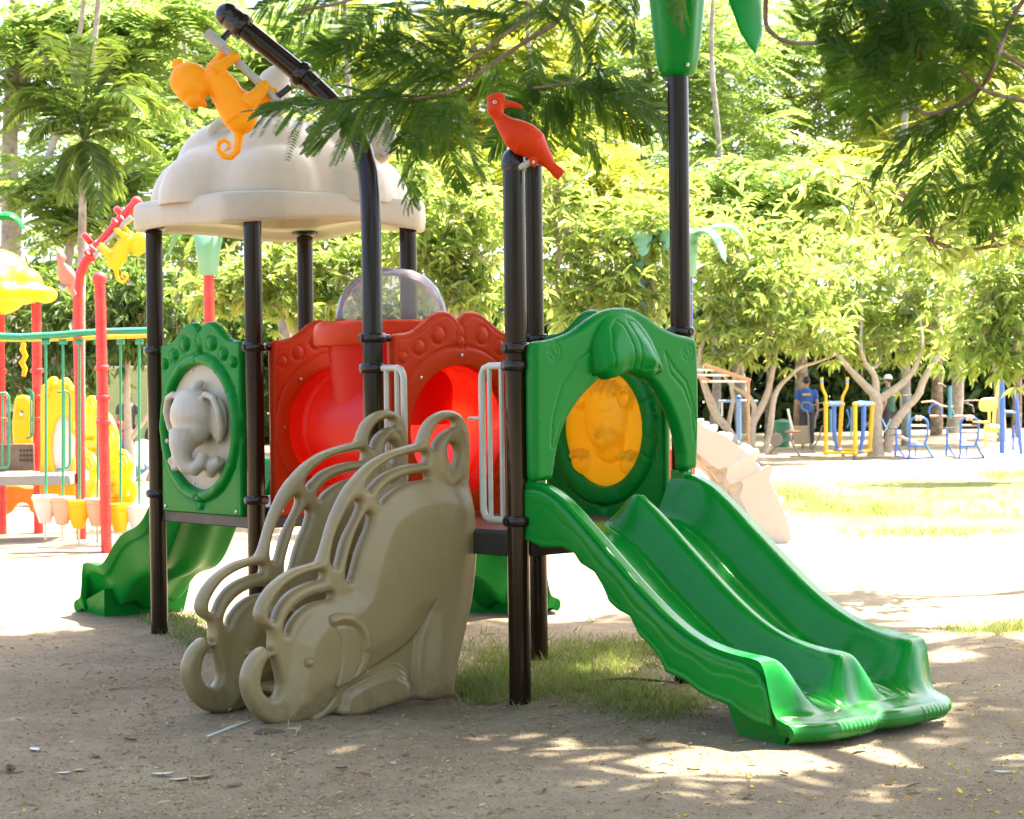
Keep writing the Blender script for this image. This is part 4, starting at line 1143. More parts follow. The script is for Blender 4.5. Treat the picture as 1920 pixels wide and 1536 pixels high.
# ------------------------------------------------------------------ grass, litter, petals
GRASS = leafmat('grass_blades', [(.04, .10, .012), (.075, .15, .02), (.13, .18, .03), (.30, .24, .10), (.36, .28, .14), (.05, .12, .015)], .35, (.3, .4, .05), .6, .2)
def grass_patch(blobs, n, hmin, hmax, name, label):
    pos = []
    per = n // len(blobs)
    for px, py, rx, ry in blobs:
        k = per
        a = rng.uniform(0, 2 * np.pi, k); r = np.sqrt(rng.uniform(0, 1, k)) * (1 + .25 * rng.normal(size=k))
        for i in range(k):
            q = gnd(px + rx * r[i] * math.cos(a[i]), py + ry * r[i] * math.sin(a[i]))
            pos.append((q.x, q.y))
    pos = np.array(pos); 
    # clump them
    cl = pos[rng.integers(0, len(pos), len(pos) // 9)]
    pick = cl[rng.integers(0, len(cl), len(pos))] + rng.normal(size=pos.shape) * .028
    m = rng.uniform(size=len(pos)) < .75; pos = np.where(m[:, None], pick, pos)
    z = gz(pos[:, 0], pos[:, 1]) - .004
    N = len(pos); d = unit(N); d[:, 2] = rng.uniform(.5, 1.6, N); d /= np.linalg.norm(d, axis=1, keepdims=True)
    h = rng.uniform(hmin, hmax, N) * rng.choice([.6, 1, 1.25], N)
    tv = [(0, -.5, 0), (0, .5, 0), (.55, .38, -.04), (.55, -.38, -.04), (1, 0, -.22)]; tf = [(0, 1, 2), (0, 2, 3), (3, 2, 4)]
    V, F = scatter(tv, tf, np.c_[pos, z], d, unit(N), np.c_[h, rng.uniform(.003, .0065, N), h])
    o = np_mesh(name, V, F, GRASS)
    return tag(o, label, 'grass', kind='stuff')
grass_patch([(930, 1240, 70, 45), (1080, 1235, 110, 40), (1130, 1290, 150, 40), (1010, 1280, 120, 45), (1230, 1320, 110, 35), (1200, 1225, 100, 25), (900, 1290, 50, 30), (1090, 1260, 90, 40)], 15000, .03, .085, 'grass', 'patchy green grass growing under the open tower and slide')
grass_patch([(365, 1195, 50, 22), (400, 1215, 35, 20), (340, 1165, 70, 14)], 2200, .03, .08, 'grass', 'thin grass tufts beside the left brown post')
grass_patch([(1850, 1183, 90, 14), (1900, 1175, 60, 12), (1560, 1330, 60, 12)], 2200, .03, .07, 'grass', 'small grass strip at the right edge of the dirt')
grass_patch([(1500, 948, 70, 22), (1480, 930, 50, 14), (1600, 960, 120, 12), (1740, 1000, 180, 10), (1890, 893, 60, 8), (1620, 930, 180, 30), (1800, 950, 150, 30)], 9000, .05, .12, 'grass', 'sunlit worn lawn beyond the slide')

LITTER = leafmat('litter', [(.50, .39, .23), (.30, .19, .10), (.60, .52, .38), (.42, .29, .15), (.22, .14, .075), (.55, .44, .28), (.14, .09, .05)], .22, (.4, .3, .1), .8, .1)
def litter(n, name, label, mat, smin, smax, dens, cat, flatk=.8, wid=(.15, .6)):
    xs, ys = [], []
    while len(xs) < n:
        k = 4000
        px = rng.uniform(-60, 1980, k); py = 1170 + (1560 - 1170) * rng.uniform(0, 1, k) ** .85
        keep = rng.uniform(size=k) < dens(px, py)
        xs += list(px[keep]); ys += list(py[keep])
    xs, ys = np.array(xs[:n]), np.array(ys[:n])
    P = np.array([tuple(gnd(a, b)) for a, b in zip(xs, ys)])
    P[:, 2] = gz(P[:, 0], P[:, 1]) + rng.uniform(.0, .006, n)
    d = unit(n); d[:, 2] *= .25; Z = unit(n) * flatk * .6; Z[:, 2] = 1
    s = rng.uniform(smin, smax, n) * rng.choice([.6, 1, 1, 1.5], n)
    V, F = scatter(LEAF_V, LEAF_F, P, d, Z, np.c_[s, s * rng.uniform(*wid, n), s * rng.uniform(.4, 1.6, n)])
    o = np_mesh(name, V, F, mat)
    return tag(o, label, cat, kind='stuff')
def dens_l(px, py):
    a = np.exp(-((px - 480) / 380) ** 2 - ((py - 1290) / 110) ** 2) + .8 * np.exp(-((px - 1150) / 260) ** 2 - ((py - 1330) / 60) ** 2) + .55 * np.exp(-((px - 500) / 420) ** 2 - ((py - 1480) / 60) ** 2) + .18
    return np.clip(a * (.45 + .55 * np.sin(px * .021 + py * .013) ** 2), 0, 1)
litter(17000, 'leaf_litter', 'fine dry leaf litter and twigs strewn over the dirt', LITTER, 0.007, .026, dens_l, 'litter')
litter(2400, 'leaf_litter', 'thin dry grass stalks and twig bits lying on the dirt', LITTER, .02, .06, dens_l, 'litter', wid=(.03, .10))
PETAL = leafmat('yellow_petals', [(.75, .48, .015), (.8, .55, .03), (.6, .35, .02)], .3, (.9, .6, .03), .6, .2)
dens_p = lambda px, py: np.clip(.9 * sm(px, 1350, 1850) * (1 - sm(py, 1440, 1560)) + .12 * sm(px, 900, 1300) + .02, 0, 1)
litter(420, 'fallen_petals', 'tiny yellow petals scattered on the dirt at the right', PETAL, .012, .024, dens_p, 'petals', wid=(.6, 1))
# small clods
def clods(n):
    px = rng.uniform(-40, 1960, n); py = rng.uniform(1180, 1550, n)
    P = np.array([tuple(gnd(a, b)) for a, b in zip(px, py)]); P[:, 2] = gz(P[:, 0], P[:, 1])
    tv = [(1, 0, 0), (-1, 0, 0), (0, 1, 0), (0, -1, 0), (0, 0, 1), (0, 0, -1)]; tf = [(0, 2, 4), (2, 1, 4), (1, 3, 4), (3, 0, 4), (2, 0, 5), (1, 2, 5), (3, 1, 5), (0, 3, 5)]
    s = rng.uniform(.002, .007, n) * rng.choice([1, 1, 1, 2.2], n, p=[.4, .3, .27, .03])
    V, F = scatter(tv, tf, P, unit(n), unit(n), np.c_[s, s * rng.uniform(.6, 1.2, n), s * rng.uniform(.5, 1, n)])
    tag(np_mesh('soil_clods', V, F, flat('clod', (.26, .20, .14), .95)), 'small soil crumbs and pebbles on the dirt', 'soil', kind='stuff')
clods(5000)
# larger single leaves one can pick out
spots = [(65, 1404, .10, 0), (150, 1445, .09, 1), (305, 1446, .10, 0), (335, 1455, .08, 0), (375, 1450, .11, 1), (120, 1452, .07, 0), (245, 1385, .07, 2), (235, 1295, .06, 1), (330, 1249, .06, 1), (455, 1332, .08, 3), (530, 1340, .05, 2), (180, 1418, .08, 2), (440, 1470, .09, 2), (20, 1450, .12, 2), (290, 1312, .05, 1), (545, 1410, .06, 1), (1340, 1330, .06, 0), (1215, 1392, .09, 2), (1400, 1502, .08, 2), (1470, 1453, .07, 2), (1880, 1441, .09, 0), (1625, 1487, .06, 1), (1020, 1490, .06, 2), (640, 1440, .05, 2), (1170, 1355, .06, 1), (780, 1300, .05, 1), (1300, 1448, .06, 2), (760, 1418, .05, 2)]
LM = [flat('fallen_leaf_pale', (.58, .55, .48), .6), flat('fallen_leaf_tan', (.40, .29, .15), .7), flat('fallen_leaf_brown', (.15, .085, .04), .7), flat('fallen_leaf_green', (.28, .27, .10), .7)]
LN = ['pale bleached', 'tan', 'dark brown', 'faded green']
for i, (px, py, L, k) in enumerate(spots):
    q = gnd(px, py); z = float(gz(q.x, q.y))
    mb = MB(); a = random.uniform(0, 6.28); n_ = 8
    d = Vector((math.cos(a), math.sin(a) , 0)); s = d.cross(K3); cu = random.uniform(.05, .28)
    vs = []; fs = []
    for j in range(n_ + 1):
        t = j / n_; w = L * .22 * math.sin(math.pi * min(1, t * .97 + .02)) ** .8
        for x in (-1, -.5, 0, .5, 1):
            vs.append(Vector((q.x, q.y, z + .006)) + d * (L * (t - .5)) + s * (w * x) + K3 * (L * cu * (x * x * .5 + (t - .5) ** 2)))
    for j in range(n_):
        for x in range(4): fs.append((j * 5 + x, j * 5 + x + 1, j * 5 + x + 6, j * 5 + x + 5))
    mb.add(vs, fs); o = mb.build('fallen_leaf', LM[k], None, fixn=False)
    tag(o, '%s curled leaf lying on the dirt' % LN[k], 'leaf', '%s fallen leaves' % LN[k])
mb = MB(); a, b = gnd(388, 1381, .012), gnd(470, 1352, .012)
mb.tube([a, (a + b) / 2 + K3 * .004, b], .0055, 10); tag(mb.build('drinking_straw', plastic('pale_straw', (.42, .55, .52), .4), None), 'pale blue-green drinking straw lying before the elephant climber', 'straw')
mb = MB()
mb.tube([gnd(1080, 1278, .02), gnd(1180, 1272, .03), gnd(1270, 1280, .02)], [.006, .008, .005], 8); tag(mb.build('stick', bark('stick_bark', (.12, .07, .04), (.22, .14, .08)), None), 'thin reddish-brown stick on the grass under the slide', 'stick')
# stone at the trunk of the near elephant
mb = MB(); q = gnd(498, 1376)
mb.ell(q + K3 * .0, (.06, .045, .03)); mb.ell(q + Vector((.05, .01, .0)), (.05, .03, .02)); tag(build_remesh(mb, 'soil_lump', flat('dark_soil', (.11, .08, .05), .95), None, .008, 2), 'small dark earth lump under the near elephant trunk', 'soil lump')

# ================================================================== trees
BARK = bark('pale_bark', (.34, .27, .18), (.50, .42, .31))
BARKG = bark('grey_bark', (.17, .14, .11), (.32, .28, .22))
BARKD = bark('brown_twig_bark', (.12, .075, .04), (.22, .15, .09), 30)
MANGO = leafmat('mango_leaves', [(.06, .14, .035), (.11, .21, .05), (.18, .28, .07), (.28, .34, .07), (.42, .46, .17), (.08, .16, .05), (.30, .24, .06)], .54, (.62, .76, .12), .30, .7)
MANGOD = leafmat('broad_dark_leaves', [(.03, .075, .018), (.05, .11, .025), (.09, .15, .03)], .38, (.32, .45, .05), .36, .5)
FEATH = leafmat('feathery_leaves', [(.11, .20, .04), (.16, .26, .05), (.21, .30, .07), (.13, .22, .07)], .5, (.5, .66, .12), .5, .3)
FEATHY = leafmat('feathery_yellow_leaves', [(.16, .22, .03), (.22, .27, .03), (.30, .30, .03)], .5, (.6, .62, .05), .5, .3)
HEDGE = leafmat('shade_toned_hedge_leaves', [(.016, .04, .010), (.03, .065, .014), (.05, .085, .02)], .2, (.15, .25, .03), .45, .3)  # leaf colours darkened: the deep shade at the back is put in here
NEARL = leafmat('frond_leaflets', [(.024, .075, .010), (.038, .10, .012), (.06, .12, .014)], .52, (.26, .44, .014), .5, .25)
PALMM = leafmat('palm_leaflets', [(.04, .09, .02), (.07, .14, .03), (.12, .18, .03)], .40, (.4, .5, .04), .34, .5)

def limb_path(a, b, wob=.12, n=7):
    a, b = Vector(a), Vector(b); L = (b - a).length
    o1 = Vector(unit(1)[0]) * L * wob; o2 = Vector(unit(1)[0]) * L * wob
    return [a + (b - a) * t + o1 * math.sin(t * math.pi) + o2 * math.sin(2 * math.pi * t) * .5 for t in [i / n for i in range(n + 1)]]
def crown_points(blobs, n):
    """blobs: (centre, radii) -> points, biased to the outside"""
    vol = np.array([r[0] * r[1] * r[2] for c, r in blobs]) ** .8; pk = rng.choice(len(blobs), n, p=vol / vol.sum())
    d = unit(n); rad = rng.uniform(.15, 1, n) ** .5
    C = np.array([tuple(c) for c, r in blobs]); Rr = np.array([r for c, r in blobs])
    rad = np.where(rng.uniform(size=n) < .16, rng.uniform(1.0, 1.5, n), rad)
    return C[pk] + (d + .18 * rng.normal(size=(n, 3))) * rad[:, None] * Rr[pk] * (1 + .2 * rng.normal(size=(n, 1))), pk, d
def whorl_crown(name, blobs, nw, per, L, mat, parent, droop=.3, wid=.27):
    tips, pk, d = crown_points(blobs, nw)
    P = np.repeat(tips, per, 0); D = np.repeat(d, per, 0); N = len(P)
    rad = unit(N); rad[:, 2] = rad[:, 2] * .5
    X = .55 * D + 1.0 * rad; X[:, 2] -= droop * rng.uniform(.2, 1.5, N)
    Z = unit(N) * .6; Z[:, 2] += 1
    s = L * rng.uniform(.42, 1.2, N)
    V, F = scatter(LEAF_V, LEAF_F, P, X, Z, np.c_[s, s * wid * rng.uniform(.8, 1.2, N), s])
    return np_mesh(name, V, F, mat, parent), tips
def spray_crown(name, blobs, nsp, mat, parent, L=.9, per=14, pin=.22, flat_=.35):
    """feathery layered sprays: each a flat compound leaf of small blades"""
    c, pk, d = crown_points(blobs, nsp)
    P, X, Zs, S_ = [], [], [], []
    az = rng.uniform(0, 2 * np.pi, nsp)
    for i in range(nsp):
        dx = np.array([math.cos(az[i]), math.sin(az[i]), -.15 + rng.normal() * .2]); dx /= np.linalg.norm(dx)
        zz = np.array([rng.normal() * flat_, rng.normal() * flat_, 1]); sd = np.cross(zz, dx); sd /= np.linalg.norm(sd)
        ll = L * rng.uniform(.6, 1.2)
        t = (np.arange(per) // 2 + .6) / (per / 2); sg = np.where(np.arange(per) % 2, 1, -1)
        base = c[i] + dx * (t * ll)[:, None]; base[:, 2] -= .25 * ll * t * t
        P.append(base); X.append(dx * .55 + sd * sg[:, None] * 1.0 + np.array([0, 0, -.12])); Zs.append(np.repeat(zz[None], per, 0)); S_.append(pin * (1.15 - .55 * np.abs(t - .45)) * rng.uniform(.8, 1.2, per))
    P, X, Zs, S_ = np.vstack(P), np.vstack(X), np.vstack(Zs), np.hstack(S_)
    V, F = scatter(PIN_V, PIN_F, P, X, Zs, np.c_[S_, S_ * .34, S_])
    return np_mesh(name, V, F, mat, parent), c
def blobpx(px, py, rx, ry, Y, dy=None):
    k = Y / FPX; return (at(px, py, Y), (rx * k, dy if dy else max(rx, ry) * k * .8, ry * k))
def tree(name, label, cat, stems, blobs, style, group=None, bark_=BARK, twigs=24, **kw):
    """stems: list of (list of (px,py,width_px)), all at depth Y given in kw"""
    Y = kw.pop('Y'); base = kw.pop('base', None)
    b0 = base if base else at(stems[0][0][0], stems[0][0][1], Y)
    t = thing(name, label, cat, (b0.x, b0.y, 0), 0, group)
    mb = MB(); ends = []
    for st in stems:
        pts = [at(p[0], p[1], Y + (p[3] if len(p) > 3 else 0)) for p in st]; rad = [max(.008, p[2] * Y / FPX / 2) for p in st]
        # resample smoothly
        P = np.array([tuple(p) for p in pts]); n = len(P); q = []; rr = []
        for i in range(n - 1):
            p0, p1, p2, p3 = P[max(i - 1, 0)], P[i], P[i + 1], P[min(i + 2, n - 1)]
            for u_ in np.arange(4) / 4:
                q.append(.5 * (2 * p1 + (p2 - p0) * u_ + (2 * p0 - 5 * p1 + 4 * p2 - p3) * u_ ** 2 + (3 * p1 - p0 - 3 * p2 + p3) * u_ ** 3)); rr.append((rad[i] * (1 - u_) + rad[i + 1] * u_) * random.uniform(.9, 1.1))
        q.append(P[-1]); rr.append(rad[-1])
        mb.tube(q, rr, 10); ends += [Vector(p) for p in q[4:]]
    tr = mb.build('trunk', bark_, t)
    if style == 'whorl': cr, tips = whorl_crown('crown', blobs, parent=t, **kw)
    else: cr, tips = spray_crown('crown', blobs, parent=t, **kw)
    br = MB()
    for (c, r) in blobs:
        dz_ = .45 * max(r); e = min(ends, key=lambda p: (p - Vector(c)).length + 2.5 * max(0, p.z - c[2] + dz_))
        R0 = max(.012, min(.04, .0035 * Y / 3))
        br.tube(limb_path(e, c, .10), [R0 * (1 - .6 * i / 7) for i in range(8)], 7)
        near = tips[np.argsort(np.linalg.norm(tips - np.array(tuple(c)), axis=1) + rng.uniform(0, max(r) * .8, len(tips)))[:twigs]]
        for p in near: br.tube(limb_path(c, p, .14, 4), [R0 * .42, R0 * .38, R0 * .3, R0 * .22, R0 * .15], 5)
    if blobs: br.build('branches', bark_, t)
    return t

# ---- the low mango-like trees behind the play set
c7 = lambda *pts: [(1300 + x / 6.98, 680 + y / 6.98, w) for x, y, w in pts]
c4 = lambda *pts: [(1500 + x / 4.571, 680 + y / 4.571, w) for x, y, w in pts]
tree('spreading_tree', 'pale twisted many-stemmed tree shading the blue exercise post', 'tree',
     [c7((790, 1330, 30), (770, 1150, 17), (760, 1000, 15), (775, 820, 14), (830, 690, 14), (940, 480, 13), (1010, 250, 11), (1060, 0, 9), (1090, -300, 6)),
      c7((775, 820, 13), (800, 580, 10), (700, 420, 9), (560, 340, 8), (470, 260, 7), (350, 100, 6), (230, -150, 5)),
      c7((930, 1180, 12), (1000, 900, 11), (1030, 650, 11), (1060, 460, 11), (1130, 310, 10), (1260, 180, 8), (1400, 60, 7), (1600, 0, 6), (1900, -120, 4)),
      c7((600, 1180, 19), (560, 1080, 17), (450, 870, 16), (300, 690, 16), (220, 500, 15), (130, 250, 13), (80, 0, 11), (150, -400, 8)),
      c7((450, 870, 9), (480, 700, 9), (520, 470, 8), (500, 300, 8), (580, 100, 7), (640, -100, 6))],
     [blobpx(1370, 480, 110, 80, 41), blobpx(1470, 540, 100, 80, 41), blobpx(1340, 590, 70, 50, 41), blobpx(1440, 620, 110, 40, 41), blobpx(1540, 620, 60, 50, 41), blobpx(1380, 660, 60, 22, 41)],
     'whorl', Y=41, nw=620, per=7, L=.30, mat=MANGO, group='low broad-leaved trees')
tree('spreading_tree', 'pale forked tree standing behind the yellow air walker', 'tree',
     [c4((650, 800, 38), (650, 690, 26), (650, 500, 22), (650, 300, 22), (560, 200, 15), (420, 50, 11), (330, -60, 8)),
      c4((650, 320, 16), (640, 120, 12), (560, 0, 8), (520, -120, 6)), c4((690, 310, 15), (850, 200, 13), (950, 100, 11), (1010, -10, 9), (1050, -140, 6)),
      c4((740, 770, 20), (800, 550, 17), (900, 400, 15), (1010, 280, 15), (1060, 150, 13), (1150, 0, 11), (1240, -120, 8))],
     [blobpx(1600, 500, 120, 80, 44), blobpx(1700, 560, 100, 80, 44), blobpx(1580, 610, 70, 50, 44), blobpx(1650, 640, 110, 34, 44), blobpx(1740, 610, 90, 60, 44), blobpx(1760, 470, 90, 70, 44)],
     'whorl', Y=43, nw=620, per=7, L=.30, mat=MANGO, group='low broad-leaved trees')
tree('spreading_tree', 'leafy tree hanging low over the gym at the right edge', 'tree',
     [[(1990, 900, 40), (1985, 760, 30), (1960, 620, 22), (1930, 520, 14)]],
     [blobpx(1860, 560, 90, 80, 33), blobpx(1840, 640, 70, 60, 33), blobpx(1910, 620, 70, 80, 33), blobpx(1900, 500, 90, 60, 33), blobpx(1880, 680, 50, 30, 33)],
     'whorl', Y=33, nw=420, per=7, L=.26, mat=MANGO, group='low broad-leaved trees')
tree('spreading_tree', 'yellow-green leafy tree filling the gap between bird post and tall post', 'tree',
     [[(1120, 905, 34), (1115, 760, 26), (1100, 660, 20), (1120, 560, 14)], [(1110, 740, 16), (1180, 640, 12), (1230, 560, 9)], [(1110, 700, 14), (1060, 600, 10), (1040, 520, 7)]],
     [blobpx(1060, 430, 80, 90, 27), blobpx(1150, 480, 110, 90, 27), blobpx(1100, 560, 110, 60, 27), blobpx(1210, 560, 70, 60, 27), blobpx(1040, 350, 60, 50, 27), blobpx(1220, 420, 80, 60, 27)],
     'whorl', Y=27, nw=620, per=7, L=.22, mat=MANGO, group='low broad-leaved trees')
tree('spreading_tree', 'yellow-green tree with crooked limbs behind the clear dome', 'tree',
     [[(880, 920, 30), (872, 760, 24), (850, 600, 18), (858, 520, 13), (830, 440, 10)], [(858, 560, 12), (900, 520, 10), (940, 480, 8)], [(850, 600, 12), (800, 520, 9), (812, 450, 7)]],
     [blobpx(860, 400, 80, 70, 24), blobpx(830, 480, 60, 70, 24), blobpx(900, 480, 70, 80, 24), blobpx(880, 560, 70, 40, 24), blobpx(800, 540, 50, 50, 24), blobpx(760, 440, 50, 60, 24)],
     'whorl', Y=24, nw=460, per=7, L=.19, mat=MANGO, group='low broad-leaved trees')
tree('spreading_tree', 'yellow-green tree seen between the posts under the cream roof', 'tree',
     [[(600, 940, 30), (610, 780, 22), (560, 640, 16), (520, 560, 12)], [(610, 740, 14), (660, 600, 10), (680, 520, 8)]],
     [blobpx(540, 510, 80, 70, 25), blobpx(640, 520, 70, 60, 25), blobpx(470, 540, 70, 50, 25), blobpx(600, 580, 80, 30, 25), blobpx(700, 480, 50, 60, 25), blobpx(390, 550, 50, 40, 25)],
     'whorl', Y=25, nw=520, per=7, L=.20, mat=MANGO, group='low broad-leaved trees')
tree('broad_leaved_tree', 'dark broad-leaved tree behind the red play set', 'tree',
     [[(245, 900, 22), (240, 800, 16), (238, 700, 13), (245, 620, 10)], [(240, 830, 12), (290, 760, 9), (330, 700, 7)], [(90, 880, 18), (80, 760, 14), (110, 650, 10)]],
     [blobpx(60, 620, 90, 90, 36), blobpx(170, 600, 90, 80, 36), blobpx(260, 600, 80, 70, 36), blobpx(30, 720, 60, 60, 36), blobpx(130, 700, 70, 40, 36), blobpx(330, 600, 60, 60, 36), blobpx(240, 540, 90, 50, 36)],
     'whorl', Y=36, nw=680, per=8, L=.27, mat=MANGOD, droop=.8, group='trees behind the red play set')
tree('broad_leaved_tree', 'rounded bright tree at the far right behind the gym trees', 'tree',
     [[(1880, 860, 20), (1870, 700, 16), (1850, 560, 12)]],
     [blobpx(1800, 400, 130, 90, 52), blobpx(1700, 420, 120, 60, 52), blobpx(1880, 330, 90, 110, 52), blobpx(1620, 400, 90, 60, 52), blobpx(1480, 430, 90, 60, 52)],
     'whorl', Y=52, nw=620, per=8, L=.34, mat=MANGO, group='low broad-leaved trees')
# near leafy twig at upper right with big leaves
tree('leafy_shrub_tree', 'sunlit yellow-green branch with large leaves at the upper right', 'tree',
     [[(2150, 1050, 60), (2100, 760, 50), (2040, 560, 36), (1960, 470, 20), (1880, 460, 9), (1800, 470, 6), (1740, 440, 4), (1700, 390, 3)], [(2040, 560, 20), (1950, 400, 12), (1860, 360, 7), (1720, 345, 4), (1600, 335, 2.5)]],
     [blobpx(1700, 370, 130, 50, 17, .5), blobpx(1620, 340, 100, 40, 17, .5), blobpx(1800, 330, 110, 70, 17, .5), blobpx(1860, 440, 80, 60, 17, .5), blobpx(1740, 450, 60, 40, 17, .4), blobpx(1870, 250, 70, 80, 17, .5)],
     'whorl', Y=17, nw=200, per=6, L=.17, mat=MANGO, droop=.3, wid=.36, bark_=BARKD)
# ---- tall feathery trees far behind
J = lambda: random.uniform(-14, 14)
def feather(label, px, w, Y, blobs, n, mat=FEATH, lean=0, L=.95, pin=.24, extra=(), twigs=8, bk=BARKG):
    st = [[(px, 880, w * 1.3), (px + lean * .3 + J(), 700, w), (px + lean * .4 + J(), 560, w * .95), (px + lean * .6 + J(), 430, w * .85), (px + lean * .8 + J(), 290, w * .7), (px + lean + J(), 140, w * .6), (px + lean * 1.1 + J(), 40, w * .5), (px + lean * 1.2, -60, w * .4)]] + list(extra)
    return tree('feathery_tree', label, 'tree', st, [blobpx(*b, Y) for b in blobs], 'spray', Y=Y, nsp=n, mat=mat, bark_=bk, L=L, pin=pin, twigs=twigs, group='tall feathery trees at the back')
feather('tall feathery tree with thin trunk right of the tall post', 1235, 16, 58, [(1180, 250, 150, 90), (1300, 180, 130, 90), (1380, 280, 120, 90), (1200, 100, 160, 80), (1320, 60, 160, 80), (1100, 180, 100, 80)], 950, lean=-30)
feather('tall feathery tree with dark trunk at upper right', 1400, 26, 62, [(1440, 120, 130, 100), (1540, 200, 120, 90), (1500, 60, 150, 80), (1420, 300, 110, 70), (1600, 300, 120, 70), (1640, 120, 120, 90)], 950, lean=-50)
feather('tall pale feathery tree in the upper right corner', 1780, 22, 60, [(1720, 220, 130, 80), (1800, 100, 140, 90), (1880, 220, 100, 100), (1700, 60, 130, 70), (1900, 40, 100, 80)], 850, mat=FEATHY, lean=40)
feather('tall feathery tree above the monkey', 560, 26, 55, [(420, 90, 150, 70), (560, 60, 150, 70), (680, 120, 130, 70), (380, 180, 120, 60), (520, 160, 120, 60), (300, 60, 120, 70)], 950, lean=-60)
feather('tall yellow-green feathery tree behind the red bird', 860, 22, 52, [(820, 120, 150, 80), (960, 100, 140, 80), (900, 230, 140, 70), (1060, 240, 120, 80), (760, 240, 110, 70), (1000, 20, 150, 60)], 950, mat=FEATHY, lean=30)
feather('grey-trunked feathery tree at the left edge', 18, 46, 42, [(60, 60, 120, 60), (180, 40, 120, 60), (120, 130, 110, 40), (30, 180, 70, 50), (250, 110, 90, 50), (330, 20, 120, 50)], 700, lean=14, extra=[[(30, 230, 26), (60, 80, 22), (110, 0, 16), (130, -60, 10)]])
feather('leaning brown-trunked feathery tree left of the palm', 75, 22, 40, [(230, 200, 90, 40), (100, 360, 80, 40), (190, 390, 90, 36), (60, 330, 60, 40), (250, 330, 60, 36), (130, 420, 90, 30)], 420, lean=95, L=.7, pin=.2, extra=[[(90, 300, 16), (125, 180, 13), (150, 60, 10), (160, -40, 8)]])
feather('slender feathery tree behind the cream roof', 330, 14, 48, [(330, 260, 110, 60), (400, 330, 80, 50), (240, 240, 90, 50), (300, 420, 90, 40), (520, 300, 120, 60)], 420, lean=20, mat=FEATH)

feather('pale mid-height tree behind the red bird and posts', 980, 16, 47, [(900, 330, 130, 60), (1020, 300, 120, 70), (1150, 340, 130, 60), (1080, 400, 120, 50), (820, 380, 110, 50)], 560, mat=FEATHY, lean=10)
feather('pale mid-height tree right of the tall brown post', 1330, 16, 49, [(1330, 370, 130, 60), (1450, 340, 130, 60), (1560, 360, 130, 60), (1400, 430, 120, 50), (1250, 330, 100, 60)], 560, lean=10)
feather('pale mid-height tree in the right background', 1700, 18, 50, [(1660, 330, 130, 60), (1780, 290, 120, 70), (1890, 320, 110, 70), (1740, 380, 130, 50), (1860, 420, 110, 60)], 560, mat=FEATHY, lean=10)
feather('pale mid-height tree behind the cream roof', 640, 16, 46, [(480, 380, 120, 50), (600, 420, 120, 50), (720, 360, 120, 60), (360, 440, 110, 50), (640, 300, 110, 60)], 520, lean=10)
for px, lab in ((250, 'very tall pale tree far behind the palm'), (760, 'very tall pale tree far behind the bent post'), (1150, 'very tall pale tree far behind the tall brown post'), (1560, 'very tall pale tree far behind the gym trees'), (1850, 'very tall pale tree at the far right background')):
    tree('feathery_tree', lab, 'tree', [[(px, 800, 16), (px + J(), 600, 14), (px + J(), 440, 12), (px + J(), 300, 10), (px + J(), 180, 8), (px + J(), 80, 6), (px + J(), 0, 4)]], [blobpx(px + dx, py, 170, 95, 82) for dx, py in ((-150, 60), (0, 30), (150, 70), (-90, 190), (90, 200), (-170, 300), (0, 320), (170, 310), (0, 420))], 'spray', Y=82, nsp=620, mat=FEATH if px % 20 else FEATHY, bark_=BARKG, L=1.7, pin=.46, twigs=5, group='tall feathery trees at the back')
# ---- palm on the left
def palm_tree():
    Y = 31; b = gnd(152, 930); t = thing('palm_tree', 'slender palm with drooping fronds left of the cream roof', 'palm', (at(152, 900, Y).x, Y, 0))
    top = at(157, 262, Y)
    mb = MB(); P = [at(148, 940, Y), at(150, 700, Y), at(153, 480, Y), at(156, 330, Y), top]; mb.tube(P, [.10, .075, .06, .055, .05], 12); mb.build('trunk', BARKG, t)
    MB().tube([at(156, 330, Y), at(157, 285, Y), top], [.058, .07, .05], 12).build('crownshaft', flat('palm_sheath', (.30, .25, .12), .6), t)
    tips = [(70, 95, -.3), (110, 70, .5), (185, 75, -.6), (215, 100, .3), (300, 160, 0), (350, 240, .5), (310, 300, -.5), (20, 190, 0), (10, 240, .6), (55, 270, -.6), (225, 370, .7), (190, 400, -.7), (120, 380, .4), (270, 215, -.9), (60, 140, 1.0)]
    for i, (px, py, dy) in enumerate(tips):
        e = at(px, py, Y + dy); n = 26
        up = .35 * (e - top).length
        pts = [top + (e - top) * s + K3 * (up * math.sin(math.pi * s) * (1.0 if py < 280 else .55)) for s in [k / n for k in range(n + 1)]]
        mb = MB(); mb.tube(pts[::2], [.016 * (1 - k / 16) + .004 for k in range(len(pts[::2]))], 6)
        V0, F0 = np.array([tuple(v) for v in mb.v]), mb.f
        Pn, X, Z, S_ = [], [], [], []
        for k in range(3, n + 1):
            d = (pts[k] - pts[k - 1]).normalized(); s = d.cross(K3).normalized(); l = .46 * math.sin(math.pi * min(1, .12 + .86 * k / n)) ** .6 + .05
            for sg in (-1, 1):
                for h in (0, .5):
                    p = pts[k - 1] + (pts[k] - pts[k - 1]) * h
                    Pn.append(tuple(p)); X.append(tuple(d * .75 + s * sg * .9 - K3 * random.uniform(.15, .6))); Z.append(tuple(K3 * .7 + s * sg * random.uniform(-.5, .5))); S_.append((l * random.uniform(.8, 1.1), .022, l * .9))
        V, F = scatter(LEAF_V, LEAF_F, Pn, X, Z, np.array(S_))
        tri = []
        for f in F0:
            for q in range(1, len(f) - 1): tri.append((f[0], f[q], f[q + 1]))
        np_mesh('frond', np.vstack([V0, V]), np.vstack([np.array(tri), F + len(V0)]), PALMM, t)
palm_tree()

